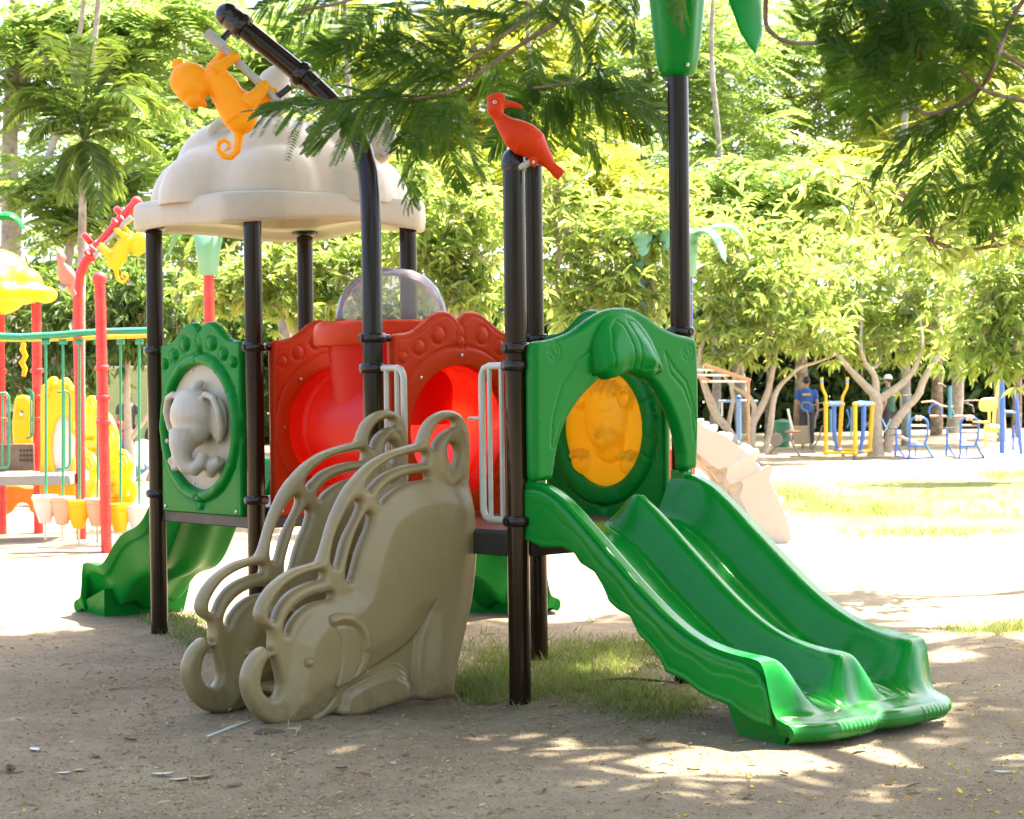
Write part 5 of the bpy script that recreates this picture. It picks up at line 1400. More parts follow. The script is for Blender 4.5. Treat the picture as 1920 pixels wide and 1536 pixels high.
# ---- dark hedge and undergrowth closing the view
def hedge(label, px0, px1, ytop, Y, n, L=.55, mat=HEDGE):
    a, b = at(px0, 800, Y), at(px1, 800, Y); zt_ = at((px0 + px1) / 2, ytop, Y).z
    t = thing('hedge', label, 'hedge', ((a.x + b.x) / 2, Y, 0))
    P = np.c_[rng.uniform(a.x, b.x, n), Y + rng.normal(size=n) * .5, np.abs(rng.uniform(0, 1, n)) * (zt_ + .3 * rng.normal(size=n))]
    X = unit(n); X[:, 2] -= .3; Z = unit(n); Z[:, 2] += .6
    s = L * rng.uniform(.6, 1.2, n)
    V, F = scatter(LEAF_V, LEAF_F, P, X, Z, np.c_[s, s * .42, s]); np_mesh('foliage', V, F, mat, t)
    mb = MB()
    for k in range(9):
        x = a.x + (b.x - a.x) * (k + .5) / 9; mb.tube(limb_path((x, Y, -.1), (x + random.uniform(-.4, .4), Y, zt_ * .8), .05, 4), [.08, .07, .05, .04, .03], 7)
    mb.build('stems', BARKG, t)
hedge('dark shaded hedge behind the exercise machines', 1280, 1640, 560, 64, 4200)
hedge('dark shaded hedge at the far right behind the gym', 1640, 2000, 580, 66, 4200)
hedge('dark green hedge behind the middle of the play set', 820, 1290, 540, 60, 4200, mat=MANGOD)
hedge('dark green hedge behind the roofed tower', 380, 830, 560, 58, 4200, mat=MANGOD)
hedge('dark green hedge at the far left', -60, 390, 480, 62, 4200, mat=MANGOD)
# tall trunks standing in the dark behind the gym
for i, (px, w, Y, lab) in enumerate(((1500, 24, 56, 'dark thick trunk behind the man in blue'), (1755, 20, 58, 'dark trunk behind the blue chairs'), (1440, 12, 57, 'thin dark leaning trunk behind the exercise bikes'), (1905, 16, 55, 'grey trunk at the right edge behind the blue frame'))):
    t = thing('tree_trunk', lab, 'tree', gnd(px, 711 - 6 + 6691 / Y))
    mb = MB(); k = Y / FPX
    b = at(px, 711 + 6691 / Y, Y); mb.tube([b - K3 * .2, at(px + 3, 700, Y), at(px - 4 + 10 * (i % 2), 560, Y), at(px + 8, 380, Y)], [w * k * .65, w * k * .5, w * k * .42, w * k * .3], 12); mb.build('trunk', BARKD, t)
    spray_crown('crown', [(at(px, 400, Y), (2.2, 1.5, 1.0))], 90, FEATH, t, .9, 14, .24)
# pale wall behind the woman
w0, w1 = at(150, 800, 45), at(330, 800, 45)
wl_ = thing('garden_wall', 'pale yellow-green wall behind the crouching woman', 'wall', ((w0.x + w1.x) / 2, 45, 0))
MB().box(((w0.x + w1.x) / 2, 45, .95), (w1.x - w0.x, .2, 2.1), None, .02).build('wall_body', flat('wall_paint', (.38, .42, .18), .8), wl_)
MB().box(((w0.x + w1.x) / 2, 45, 2.03), (w1.x - w0.x + .1, .28, .08), None, .02).build('coping', flat('wall_coping', (.45, .47, .30), .8), wl_)

# ================================================================== the big tree that shades the play set
over = thing('shade_tree', 'large overhanging tree with fern-like fronds shading the play set', 'tree', (6.4, 9.2, 0))
mb = MB()
trunk = [Vector((6.4, 9.2, -.2)), Vector((6.35, 9.2, 1.2)), Vector((6.2, 9.1, 2.6)), Vector((5.9, 9.0, 5.0)), Vector((5.2, 9.2, 6.8))]
mb.tube(trunk, [.34, .27, .24, .21, .17], 14); mb.build('trunk', BARKG, over)
lim = MB()
for e in ((-2.2, 8.0, 8.6), (-1.5, 12.5, 9.0), (1.5, 16, 9.2), (5.5, 16, 9.2), (7.5, 8.0, 8.8), (4.5, 3.5, 6.2), (0.0, 2.8, 5.8), (-5, 1, 5.5), (6, -4, 5.0), (2.5, 9.5, 8.8), (0.0, 10.3, 8.8)):
    lim.tube(limb_path((5.2, 9.2, 6.8), e, .06), [.15, .13, .11, .09, .07, .05, .04, .025], 9)
lim.build('limb', BARKG, over)
# high canopy (above the picture), then an added light blocker behind the camera
def canopy():
    blobs = []
    for i in range(120):
        x, y = rng.uniform(-2.7, 9.2), rng.uniform(6.2, 16.6)
        blobs.append((Vector((x, y, 8.0 + .1 * (y - 8) + rng.uniform(0, 1.6))), (rng.uniform(.6, 1.15), rng.uniform(.6, 1.15), .22)))
    spray_crown('crown', blobs, 6300, NEARL, over, .48, 16, .20, .4); blobs = []
    for i in range(60):  # added unseen foliage behind the camera, hung low to darken reflections
        x, y = rng.uniform(-10, 11), rng.uniform(-9, 5.6)
        blobs.append((Vector((x, y, 4.6 - .12 * max(0, 2 - y) + rng.uniform(0, 1.3))), (rng.uniform(.8, 1.5), rng.uniform(.8, 1.5), .35)))
    for i in range(26):
        x = rng.uniform(-12, 13); blobs.append((Vector((x, -9.5 + rng.normal(), rng.uniform(1.0, 3.6))), (1.2, .6, .7)))
    return spray_crown('crown', blobs, REAR_BLOCKER_N, NEARL, over, .48, 16, .20, .4)  # this second crown is only the unseen light blocker
REAR_BLOCKER_N = 3600
canopy()
# low fronds that hang into the picture: every compound leaf is a part of its own
def frond_mesh(seed, droop):
    r = np.random.default_rng(seed); P, X, Z, S_ = [], [], [], []
    npair = 14; rach = MB(); pts = []
    for i in range(13):
        t = i / 12; pts.append(Vector((t, .03 * math.sin(t * 3 + seed), -droop * t * t)))
    rach.tube(pts, [.0055 * (1 - .7 * i / 12) for i in range(13)], 5)
    tri = []
    for i in range(npair):
        t = .12 + .86 * i / (npair - 1); b = Vector((t, .03 * math.sin(t * 3 + seed), -droop * t * t))
        pl = .36 * (math.sin(math.pi * (.22 + .68 * t)) ** .8) * r.uniform(.88, 1.1)
        for sg in (-1, 1):
            ang = R(62 - 22 * t) + r.normal() * .07
            d = Vector((math.cos(ang), sg * math.sin(ang), -.12 + r.normal() * .16)).normalized(); nl = 23
            s = d.cross(K3).normalized(); sag = r.uniform(.10, .55)
            k0 = len(rach.v)
            rach.tube([b + d * (pl * q) - K3 * (sag * pl * q * q) for q in (0, .33, .66, 1)], [.0028, .0024, .0018, .001], 4, cap=False)
            tw = r.normal() * .4
            for j in range(nl):
                q = .06 + .94 * j / (nl - 1); c = b + d * (pl * q) - K3 * (sag * pl * q * q)
                ll = .050 * (math.sin(math.pi * (.18 + .74 * q)) ** .55)
                for s2 in (-1, 1):
                    P.append(tuple(c)); X.append(tuple(d * .5 + s * s2 * .9 + K3 * (s2 * tw - .10))); Z.append((r.normal() * .12, r.normal() * .12, 1)); S_.append((ll * r.uniform(.85, 1.1), .0165, ll))
    V, F = scatter([(0, 0, 0), (.3, .5, 0), (1, .08, -.05), (.3, -.5, 0)], [(0, 1, 2), (0, 2, 3)], P, X, Z, np.array(S_))
    V0 = np.array([tuple(v) for v in rach.v])
    for f in rach.f:
        for q in range(1, len(f) - 1): tri.append((f[0], f[q], f[q + 1]))
    o = np_mesh('frond', np.vstack([V0, V]), np.vstack([np.array(tri), F + len(V0)]), NEARL)
    me = o.data; bpy.data.objects.remove(o); return me
FM = [frond_mesh(3, .14), frond_mesh(8, .26), frond_mesh(15, .40), frond_mesh(21, .06)]
FR = [((780, 0), (660, 60)), ((850, 150), (640, 50)), ((850, 150), (590, 140)), ((835, 175), (555, 190)), ((830, 180), (600, 232)), ((820, 175), (745, 315)), ((840, 170), (825, 320)), ((850, 170), (880, 310)), ((880, 150), (700, 110)), ((900, 120), (750, 40)), ((900, 110), (800, 0)),
      ((640, -20), (480, 12)), ((660, -10), (530, 50)), ((700, -10), (640, 110)), ((760, -20), (700, 90)), ((1060, 155), (1205, 235)), ((1060, 155), (1215, 190)), ((1050, 165), (1145, 280)), ((1040, 165), (1045, 290)), ((1080, 140), (950, 215)), ((1100, 120), (1195, 150)), ((1060, 20), (1115, 120)), ((1040, 40), (930, 20)), ((1150, -40), (1120, 70)), ((1180, -60), (1190, 45)), ((1255, -90), (1295, 5)), ((960, 55), (880, -20)), ((990, 75), (1010, 170)), ((930, 115), (960, 230)), ((780, 185), (660, 300 - 90)), ((1320, -90), (1250, 0)), ((870, 160), (800, 260)), ((1020, 30), (1090, -10)),
      ((1540, 78), (1500, -10)), ((1570, -30), (1520, 95)), ((1600, -40), (1580, 80)), ((1640, -40), (1620, 120)), ((1680, -40), (1700, 120)), ((1650, 40), (1645, 190)), ((1710, -50), (1760, 70)), ((1740, 90), (1660, 20)), ((1830, 170), (1730, 325)), ((1790, 200), (1640, 262)), ((1810, 190), (1700, 250)), ((1860, 130), (1780, 40)), ((1880, 70), (1800, 130)), ((1900, 180), (1830, 280)), ((1930, 330), (1800, 360)), ((1930, 320), (1850, 410)), ((1880, 190), (1905, 300)), ((1930, 50), (1850, 0)), ((1740, 212), (1690, 110)), ((1720, 200), (1660, 90)), ((1850, 140), (1920, 40)), ((1940, 240), (1870, 340)), ((1600, -60), (1650, 50)), ((1780, -50), (1820, 50)), ((1750, -30), (1700, 60))]
BR = [[(1075, -60), (1060, 0), (1045, 40), (990, 75), (930, 115), (880, 150), (835, 175), (760, 187), (680, 200)], [(1130, -90), (1090, -30), (1062, 20), (1085, 75), (1108, 110), (1098, 138), (1060, 157), (1000, 165)], [(1100, -70), (1025, 0), (960, 55), (900, 100), (850, 130), (800, 150)], [(820, -60), (720, -25), (640, 5), (560, 20)], [(1440, -60), (1435, 30), (1445, 60), (1480, 80), (1540, 79), (1590, 62), (1660, 20)], [(1960, -60), (1900, 30), (1882, 70), (1862, 130), (1832, 172), (1790, 200), (1742, 214), (1712, 196), (1700, 160), (1722, 100), (1745, 60)], [(1990, 220), (1920, 190), (1850, 172), (1800, 130)], [(1990, 160), (1920, 125), (1880, 98), (1840, 60)], [(1990, 300), (1930, 325), (1870, 330)], [(1700, -80), (1660, -20), (1650, 40)], [(1260, -90), (1200, -50), (1150, -30)]]
FR = FR + [((a[0] + random.uniform(-40, 40), a[1] + random.uniform(-25, 25)), (b[0] + random.uniform(-60, 60), b[1] + random.uniform(-45, 30))) for a, b in FR if not (1120 < a[0] < 1500) and b[0] > 720 and b[1] < 310]
YF = 7.0
brm = MB()
for b in BR:
    yb_ = 12.1 if b[-1] == (1000, 165) else YF
    P = [at(px, py, yb_ + .05 * math.sin(i * 1.7)) for i, (px, py) in enumerate(b)]; n = len(P); q = []
    for i in range(n - 1):
        p0, p1, p2, p3 = P[max(i - 1, 0)], P[i], P[i + 1], P[min(i + 2, n - 1)]
        for u_ in (0, .25, .5, .75): q.append(.5 * (2 * p1 + (p2 - p0) * u_ + (2 * p0 - 5 * p1 + 4 * p2 - p3) * u_ ** 2 + (3 * p1 - p0 - 3 * p2 + p3) * u_ ** 3))
    q.append(P[-1]); m_ = len(q)
    brm.tube(q, [(.0075 if yb_ < 9 else .013) * (1 - .6 * i / m_) + .0015 for i in range(m_)], 8)
    # carry on up to the limbs above the picture
    e = q[0]; brm.tube(limb_path(e, Vector((e.x * .4 + 3.1, 8.9, 7.0)), .05), [.008, .010, .012, .015, .02, .025, .03, .04], 8)
brm.build('branch', BARKD, over)
for i, (a, b) in enumerate(FR):
    dy = rng.uniform(-.16, .22)
    yy = 12.1 if ((880 < a[0] < 1140 and a[1] > 40 and b[0] > 880) or (880 < b[0] < 1080 and b[1] > 120)) else YF
    A, B = at(a[0], a[1], yy), at(b[0], b[1], yy + dy)
    d = (B - A); L = d.length * 1.05; d.normalize()
    z = (K3 * .75 + Vector((rng.normal() * .45, -.55 + rng.normal() * .35, 0))).normalized()
    s = z.cross(d).normalized(); z = d.cross(s)
    o = bpy.data.objects.new('frond', FM[i % 4]); COL.objects.link(o); o.parent = over
    L = max(L, .24) * rng.uniform(.95, 1.15)
    Mx = Matrix((d * L, s * L, z * L)).transposed().to_4x4(); Mx.translation = A
    o.matrix_local = wmat(over).inverted() @ Mx

# ================================================================== the second play set (red posts) on the left
REDP = paint('red_post_paint', (.60, .035, .03), .25, 0, .12, (.5, .25, .2))
YEL = plastic('yellow_plastic', (.85, .55, .01), .35, transl=.25, tcol=(1, .65, .02), dirt=.1)
ORN = plastic('orange_panel_plastic', (.80, .27, .02), .4, dirt=.15)
GRNP = paint('green_rail_paint', (.02, .27, .13), .3, 0, .15, (.3, .3, .2))
PEACH = plastic('peach_plastic', (.70, .42, .28), .45, dirt=.12); PINKW = plastic('pinkish_white_plastic', (.72, .60, .54), .45, dirt=.12)
GREYD = paint('grey_deck_edge', (.30, .28, .25), .5, 0, .3); BRWN = paint('brown_riser_paint', (.13, .075, .04), .5, 0, .3)
BLUE = paint('blue_paint', (.05, .16, .52), .3, 0, .15, (.3, .3, .3)); LBLUE = paint('light_blue_paint', (.22, .38, .66), .35, 0, .15, (.4, .4, .4)); TEAL = paint('teal_paint', (.06, .25, .36), .35, 0, .15, (.3, .3, .3))
YELP = paint('yellow_paint', (.80, .46, .01), .3, 0, .12, (.4, .3, .1)); PYEL = paint('pale_yellow_paint', (.72, .62, .16), .4, 0, .12)
GREYT = paint('grey_tube_paint', (.22, .19, .17), .4, .3, .3); WHITEP = paint('white_paint', (.72, .70, .66), .45, 0, .2)

def ptube(parent, name, pts, wpx, Y, mat, n=12, dys=None, cap=True):
    P = [at(p[0], p[1], Y + (p[2] if len(p) > 2 else 0)) for p in pts]
    w = wpx if hasattr(wpx, '__len__') else [wpx] * len(P)
    return MB().tube(P, [x * Y / FPX / 2 for x in w], n).build(name, mat, parent)
def pplate(parent, name, loops, Y, thick, mat, res=None, rot=0, sub=3, relief=None):
    U = Vector((1, 0, 0)); N = Vector((0, -1, 0)); O = Vector((0, Y, 0))
    L = []
    for lp_ in loops:
        q = [at(px, py, Y) for px, py in lp_]; L.append(smooth_loop([(p.x, p.z) for p in q], sub))
    res = res or .03
    return plate(name, L, (O, U, K3, N), relief if relief else (lambda x, y, d: rnd(d, thick * .5, thick / 2)), -thick / 2, mat, parent, res)
def ov(px, py, rx, ry, n=20):
    return [(px + rx * math.cos(2 * math.pi * i / n), py + ry * math.sin(2 * math.pi * i / n)) for i in range(n)]

rs = thing('red_play_set', 'red-posted play set with yellow roof at the far left', 'play tower', at(60, 960, 24))
def rpost(px0, py0, px1, py1, Y, cap=True):
    a, b = at(px0, py0, Y), at(px1, py1, Y); a = Vector((a.x, Y, -.1)); 
    o = MB().tube([a, (a + b) / 2, b], .055, 20).build('post', REDP, rs)
    if cap: MB().lathe([(.062, -.06), (.075, -.03), (.075, 0), (.06, .03), (.03, .05), (0, .056)], b, n=20).build('cap', REDP, o)
    for z in (1.30, 1.55, 1.85):
        MB().lathe([(.056, -.03), (.075, -.018), (.078, 0), (.075, .018), (.056, .03)], Vector((a.x + (b.x - a.x) * z / max(b.z, 1), Y, z)), n=18).build('collar', REDP, o)
    return o
rp1 = rpost(200, 1030, 187, 520, 21.2); rpost(72, 960, 68, 570, 24, False); rpost(3, 960, -1, 570, 24, False)
bt = [Vector((at(152, 960, 23).x, 23, -.1))] + [at(px, py, 23) for px, py in ((150, 800), (146, 600), (146, 540), (150, 515), (160, 492), (176, 472), (215, 425), (255, 381))]
bp = MB().tube(bt, .054, 18).build('post', REDP, rs)
for px, py in ((168, 480), (220, 420)):
    c = at(px, py, 23); MB().lathe([(.055, -.035), (.078, -.02), (.082, 0), (.078, .02), (.055, .035)], c, ax=at(255, 381, 23) - at(176, 472, 23), n=18).build('collar', REDP, bp)
MB().ell(at(256, 379, 23), .062).build('cap', REDP, bp)
# yellow roof
mb = MB(); c = at(-8, 556, 24); k = 24 / FPX
mb.lathe([(.02, -.06), (.50, -.06), (.60, -.04), (.64, .02), (.62, .09), (.55, .12), (.02, .14)], c, n=40)
mb.ell(c + Vector((0, 0, .16)), (.42, .42, .38))
for i in range(6):
    a = i * math.pi / 3 - .3; mb.ell(c + Vector((.38 * math.cos(a), .38 * math.sin(a), .12)), (.20, .20, .20))
for i in range(8):
    a = i * math.pi / 4 + .4; mb.ell(c + Vector((.56 * math.cos(a), .56 * math.sin(a), .02)), (.14, .14, .10))
build_remesh(mb, 'roof', YEL, rs, .022, 5)
# deck, riser, panels
MB().box(at(60, 897, 23.2), (1.05, 1.0, .11), None, .01).build('deck', GREYD, rs)
ris = MB().box(at(22, 858, 23.6), (.50, .03, .30), None, .004).build('riser_panel', BRWN, rs)
for i in range(4):
    for j in range(3): MB().lathe([(.014, 0), (.014, .004), (0, .004)], at(40 + i * 6.5 - 1, 845 + j * 9, 23.575), ax=(0, -1, 0), n=8).build('hole', BLACK, ris)
yp = pplate(rs, 'oval_panel', [[(76, 938), (76, 850), (76, 735), (82, 722), (90, 712), (98, 706), (106, 708), (112, 716), (120, 708), (128, 710), (136, 722), (142, 738), (143, 850), (143, 938), (110, 940)], ov(118, 838, 20, 60)], 23.5, .06, YEL)
pplate(yp, 'oval_insert', [ov(118, 838, 21, 61)], 23.52, .03, PINKW)
for px, py, r in ((92, 730, 5), (103, 722, 6), (122, 722, 6), (133, 732, 5), (88, 745, 3.5)):
    MB().ell(at(px, py, 23.47), r * 23.5 / FPX).build('bump', YEL, yp)
pplate(rs, 'side_board', [[(25, 830), (26, 760), (32, 744), (44, 741), (56, 746), (60, 765), (60, 830)], ov(40, 775, 4, 8)], 24.6, .06, YEL)
pplate(rs, 'animal_panel', [[(0, 962), (0, 912), (30, 908), (60, 912), (95, 908), (142, 910), (146, 935), (143, 960), (118, 961), (110, 945), (96, 958), (60, 962), (52, 946), (34, 944), (20, 962)]], 24.2, .06, ORN)
for (x0, x1, y0, y1, Y) in ((-12, 17, 735, 880, 22.6), (107, 131, 732, 880, 22.8), (49, 62, 728, 822, 23.9)):
    o = ptube(rs, 'loop_rail', [(x0, y0 + 4), (x1 - 6, y0 + 2), (x1 - 1, y0 + 8), (x1, y0 + 18), (x1, y1 - 12), (x1 - 3, y1 - 3), (x0, y1)], 4.5, Y, GRNP)
    ptube(o, 'bar', [((x0 + x1) / 2 + 2, y0 + 3), ((x0 + x1) / 2 + 2, y1 - 1)], 3.4, Y, GRNP, 8)
ptube(rs, 'hanging_toy', [(45, 643), (42, 655), (48, 668), (41, 680), (47, 692), (44, 706)], [9, 12, 10, 12, 10, 8], 24.3, YEL)
plastic_leaf(rs, at(-30, 415, 25), 0, .55, .16, .16, .25, GREEN, 'roof_leaf')
# step bridge: beam, hangers and pods
pbg = thing('pod_bridge', 'row of hanging step pods under a green overhead beam', 'climber', at(170, 1000, 21.4))
ptube(pbg, 'beam', [(-30, 630), (40, 632), (100, 629), (150, 625), (200, 622), (285, 620)], 13, 21.4, GRNP); ptube(pbg, 'beam', [(-30, 637, .8), (100, 636, .8), (290, 629, .8)], 9, 22.2, YELP)
for px, py, mt in ((84, 934, PINKW), (116, 937, PEACH), (147, 944, YEL), (181, 940, PEACH), (224, 950, YEL), (259, 953, PINKW)):
    c = at(px, py, 21.4); r = 22 * 21.4 / FPX
    rd = ptube(pbg, 'hanger', [(px + 2, 642), (px + 2, py)], 5, 21.4, GRNP)
    MB().tube([at(px - 5, 641, 21.4), at(px + 9, 641, 21.4)], .028, 12).build('hinge', GRNP, rd)
    p_ = MB().lathe([(.02, -.26), (.06, -.25), (.075, -.20), (.11, -.09), (.118, -.03), (.13, -.02), (.135, .01), (.125, .03), (.02, .035)], c, n=24).build('pod', mt, pbg)
    MB().tube([c - K3 * .25, c - K3 * .42], .012, 8).build('spring', STEEL, p_)
# copies of the ornaments and of the climber in yellow
def recolour(o, mat):
    for ch in [o] + list(o.children_recursive):
        for s in ch.material_slots:
            if s.material in (ORANGE, TAUPE, RED): s.link = 'OBJECT'; s.material = mat
            elif s.material == CLAMP: s.link = 'OBJECT'; s.material = REDP
def clear_group(o):
    if 'group' in o: del o['group']
m2 = copy_tree(mk, None, at(222, 495, 22.9), 0, 'small yellow monkey figure hanging from the bent red post', (-1, 1, 1)); recolour(m2, YEL)
b2_ = copy_tree(bd, None, at(118, 540, 21.2), R(80), 'faded pinkish red bird figure on the red post arm'); recolour(b2_, plastic('faded_red_plastic', (.62, .20, .17), .5))
ptube(b2_, 'support_bar', [(186, 520), (118, 521)], 6, 21.2, WHITEP)
nose = gnd(238, 948); y2 = copy_tree(clim, None, (nose.x - .33, nose.y + .50, 0), R(86), 'yellow elephant climber behind the hanging step pods'); recolour(y2, YEL)
bpy.context.view_layer.update()

# palm-topped posts of other play sets, far behind
def palm_post(label, px, y_top, y_sl, y_bot, Y, pm, leafs, gm):
    t = thing('palm_post', label, 'palm post', (at(px, y_top, Y).x, Y, 0))
    a = at(px, y_sl, Y); MB().tube([Vector((a.x, Y, -.1)), a + K3 * .1], .057, 18).build('post', pm, t)
    h = at(px, y_top, Y).z - a.z
    s = MB().lathe([(.06, 0), (.09, .005), (.105, .04), (.12, h * .4), (.15, h * .9), (.12, h), (0, h * 1.04)], a, n=28).build('sleeve', gm, t)
    for az, L, rise, dr in leafs: plastic_leaf(t, a + K3 * (h * .92), R(az), L, .13, rise, dr, gm)
    return t
PGREEN = plastic('overexposed_green_plastic', (.26, .52, .34), .35, transl=.25, tcol=(.3, .6, .3), dirt=.05)  # paler than the near green: overexposing sunlight is put into the colour
palm_post('green plastic palm top toned pale for glare behind the tall brown post', 1290, 436, 520, 900, 27, paint('dark_blue_post', (.03, .06, .25), .3), [(0, .82, .22, .25), (-35, .62, .16, .5), (180, .7, .22, .5), (90, .6, .2, .3), (230, .6, .2, .4)], PGREEN)
palm_post('green plastic palm top on a blue post behind the arch hood', 1202, 455, 516, 900, 27, BLUE, [(175, .5, .25, .5), (60, .5, .25, .4), (5, .5, .25, .4), (270, .5, .25, .4)], PGREEN)
palm_post('green plastic palm top on a red post behind the cream roof', 391, 440, 517, 900, 23, REDP, [(178, .5, .22, .4), (0, .75, .18, .25), (90, .5, .2, .3), (270, .5, .2, .3)], PGREEN)

# rock climbing slope
rk = thing('climbing_slope', 'bleached beige climbing slope with moulded rock holds behind the slide', 'climber', at(1440, 1010, 21.6))
ROCK = plastic('bleached_rock_plastic', (.56, .50, .42), .55, dirt=.2)
A_ = [(1235, 795), (1295, 803), (1345, 824), (1390, 860), (1425, 908), (1450, 960), (1466, 1014)]
mb = MB(); vs = []; fs = []; nw = 40; ns_ = 110
Pc = smooth_loop([(x, y) for x, y in A_] + [(x, y) for x, y in A_[::-1]], 10)[:60]
hold = rng.uniform(0, 1, (60, 3))
for i in range(ns_ + 1):
    t = i / ns_ * (len(A_) - 1); k = min(int(t), len(A_) - 2); f = t - k
    px = A_[k][0] * (1 - f) + A_[k + 1][0] * f; py = A_[k][1] * (1 - f) + A_[k + 1][1] * f
    for j in range(nw + 1):
        w = j / nw; q = at(px, py, 21.6) + Vector((-.12, 1.0, 0)) * (w * .8 - .3)
        h = 0.
        for (a, b, c) in hold:
            dd = ((i / ns_ - a) / .03) ** 2 + ((w - b) / .07) ** 2; h = max(h, (.06 + .09 * c) * math.exp(-dd * dd))
        edge = .05 * (math.exp(-(w / .05) ** 2) + math.exp(-((1 - w) / .05) ** 2))
        vs.append(q + Vector((.62, -.1, .72)) * (h + edge))
for i in range(ns_):
    for j in range(nw): fs.append((i * (nw + 1) + j, i * (nw + 1) + j + 1, (i + 1) * (nw + 1) + j + 1, (i + 1) * (nw + 1) + j))
k = len(vs); vs += [Vector(v) - Vector((.30, 0, .16)) for v in vs]; fs += [tuple(x + k for x in f[::-1]) for f in fs]
fs += [(i * (nw + 1), i * (nw + 1) + k, (i + 1) * (nw + 1) + k, (i + 1) * (nw + 1)) for i in range(ns_)] + [(i * (nw + 1) + nw, (i + 1) * (nw + 1) + nw, (i + 1) * (nw + 1) + nw + k, i * (nw + 1) + nw + k) for i in range(ns_)]
fs += [(ns_ * (nw + 1) + j, ns_ * (nw + 1) + j + k, ns_ * (nw + 1) + j + 1 + k, ns_ * (nw + 1) + j + 1) for j in range(nw)]
mb.add(vs, fs); mb.build('slope', ROCK, rk, angle=50)
for w in (-.30, .62):
    q = at(1300, 800, 21.6) + Vector((-.12, 1, 0)) * w; MB().tube([Vector((q.x - .1, q.y, -.1)), q - Vector((.1, 0, .1))], .05, 14).build('post', REDP, rk)

# ================================================================== outdoor gym
YG = 42.0
def g4(parent, name, pts, w, mat, Y=YG, n=10): return ptube(parent, name, [(1500 + p[0] / 4.571, 680 + p[1] / 4.571, p[2] if len(p) > 2 else 0) for p in pts], w, Y, mat, n)
def g7(parent, name, pts, w, mat, Y=YG, n=10): return ptube(parent, name, [(1300 + p[0] / 6.98, 680 + p[1] / 6.98, p[2] if len(p) > 2 else 0) for p in pts], w, Y, mat, n)
aw = thing('air_walker', 'yellow and blue air walker machine in front of the forked tree', 'exercise machine', gnd(1590, 866))
for i, pts in enumerate(([(222, 770), (222, 340)], [(335, 745, .5), (360, 345, .5)], [(472, 780), (472, 345)], [(596, 752, .5), (622, 345, .5)])):
    o = g4(aw, 'post', pts, 8, YELP, n=14)
    p = pts[0]; MB().ell(at(1500 + p[0] / 4.571, 680 + p[1] / 4.571, YG + (p[2] if len(p) > 2 else 0)), (.06, .06, .06)).build('boss', YELP, o)
    p = pts[1]; MB().ell(at(1500 + p[0] / 4.571, 680 + (p[1] + 14) / 4.571, YG + (p[2] if len(p) > 2 else 0)), (.06, .06, .05)).build('boss', YELP, o)
for pts in ([(222, 340), (222, 285), (205, 250), (190, 215), (187, 180)], [(360, 345, .5), (364, 295, .5), (385, 250, .5), (402, 218, .5), (405, 178, .5)]): g4(aw, 'handle', pts, 5.5, YELP)
for pts in ([(187, 180), (186, 148)], [(405, 178, .5), (406, 148, .5)]): g4(aw, 'grip', pts, 5.5, LBLUE)
for pts in ([(186, 150), (186, 126)], [(406, 150, .5), (406, 124, .5)]): g4(aw, 'grip_end', pts, 6, YELP)
for pts in ([(210, 768), (490, 776)], [(335, 748, .5), (610, 758, .5)], [(222, 766), (335, 748, .5)], [(472, 776), (596, 756, .5)]): g4(aw, 'base_bar', pts, 7, YELP)
for pts in ([(240, 352), (350, 352, .5)], [(490, 352), (610, 352, .5)]): g4(aw, 'axle', pts, 10, LBLUE, n=14)
for pts in ([(290, 360, .2), (290, 560, .2), (300, 660, .2), (325, 745, .2)], [(545, 360, .2), (545, 540, .2), (535, 660, .2), (512, 765, .2)]):
    o = g4(aw, 'swing_leg', pts, [9, 9, 8, 6], BLUE); 
    p = pts[-1]; MB().box(at(1500 + p[0] / 4.571, 680 + p[1] / 4.571, YG + .1), (.13, .3, .03), None, .01).build('footplate', BLUE, o)
for pts in ([(370, 775, .2), (370, 800, .2)], [(465, 780), (465, 835)]): g4(aw, 'ground_stub', pts, 7, BLUE)
def chair(dx, label):
    t = thing('pedal_chair', label, 'exercise machine', gnd(1500 + (1020 + dx) / 4.571, 680 + 822 / 4.571), 0, 'blue pedal chairs')
    D = lambda *pts: [(p[0] + dx,) + tuple(p[1:]) for p in pts]
    g4(t, 'back_frame', D((940, 715), (942, 520), (952, 490), (980, 472), (1055, 472), (1085, 492), (1097, 525), (1090, 640), (1065, 710)), 4.5, BLUE)
    for y in (540, 600): g4(t, 'slat', D((950, y), (1085, y)), 4.5, WHITEP if dx == 0 else GREYT)
    g4(t, 'seat_rail', D((930, 715), (1070, 712)), 5, BLUE); g4(t, 'leg', D((935, 715), (940, 770), (930, 818)), 4, BLUE); g4(t, 'leg', D((992, 715, .3), (992, 800, .3)), 3, BLUE); g4(t, 'leg', D((1075, 690), (1110, 770), (1145, 812)), 4.5, TEAL)
    g4(t, 'base_rail', D((905, 820), (1145, 815)), 3.5, BLUE)
    sx = 1500 + (930 + dx) / 4.571; c = at(sx, 680 + 665 / 4.571, YG + .3)
    MB().box(c, (.42, .4, .05), (Vector((.9, 0, -.4)).normalized(), Vector((0, 1, 0)), Vector((.4, 0, .9)).normalized()), .015).build('seat', WHITEP, t)
    g4(t, 'pedal_post', D((825, 560), (825, 700), (815, 798)), 4.5, BLUE); g4(t, 'pedal_brace', D((828, 690), (865, 770), (895, 800)), 3.5, BLUE); g4(t, 'base_rail', D((815, 800), (930, 815)), 3, BLUE)
    for y in (562, 618): g4(t, 'pedal_bar', D((760, y), (895, y - 2)), 2.2, BLACK)
    for x in (1000, 1030): MB().ell(at(1500 + (x + dx) / 4.571, 680 + 476 / 4.571, YG - .05), (.04, .04, .055), None, 12, 8).build('roller', PEACH, t)
chair(0, 'blue pedal chair with white slats beside the forked tree'); chair(435, 'blue pedal chair with dark slats nearer the tall blue frame')
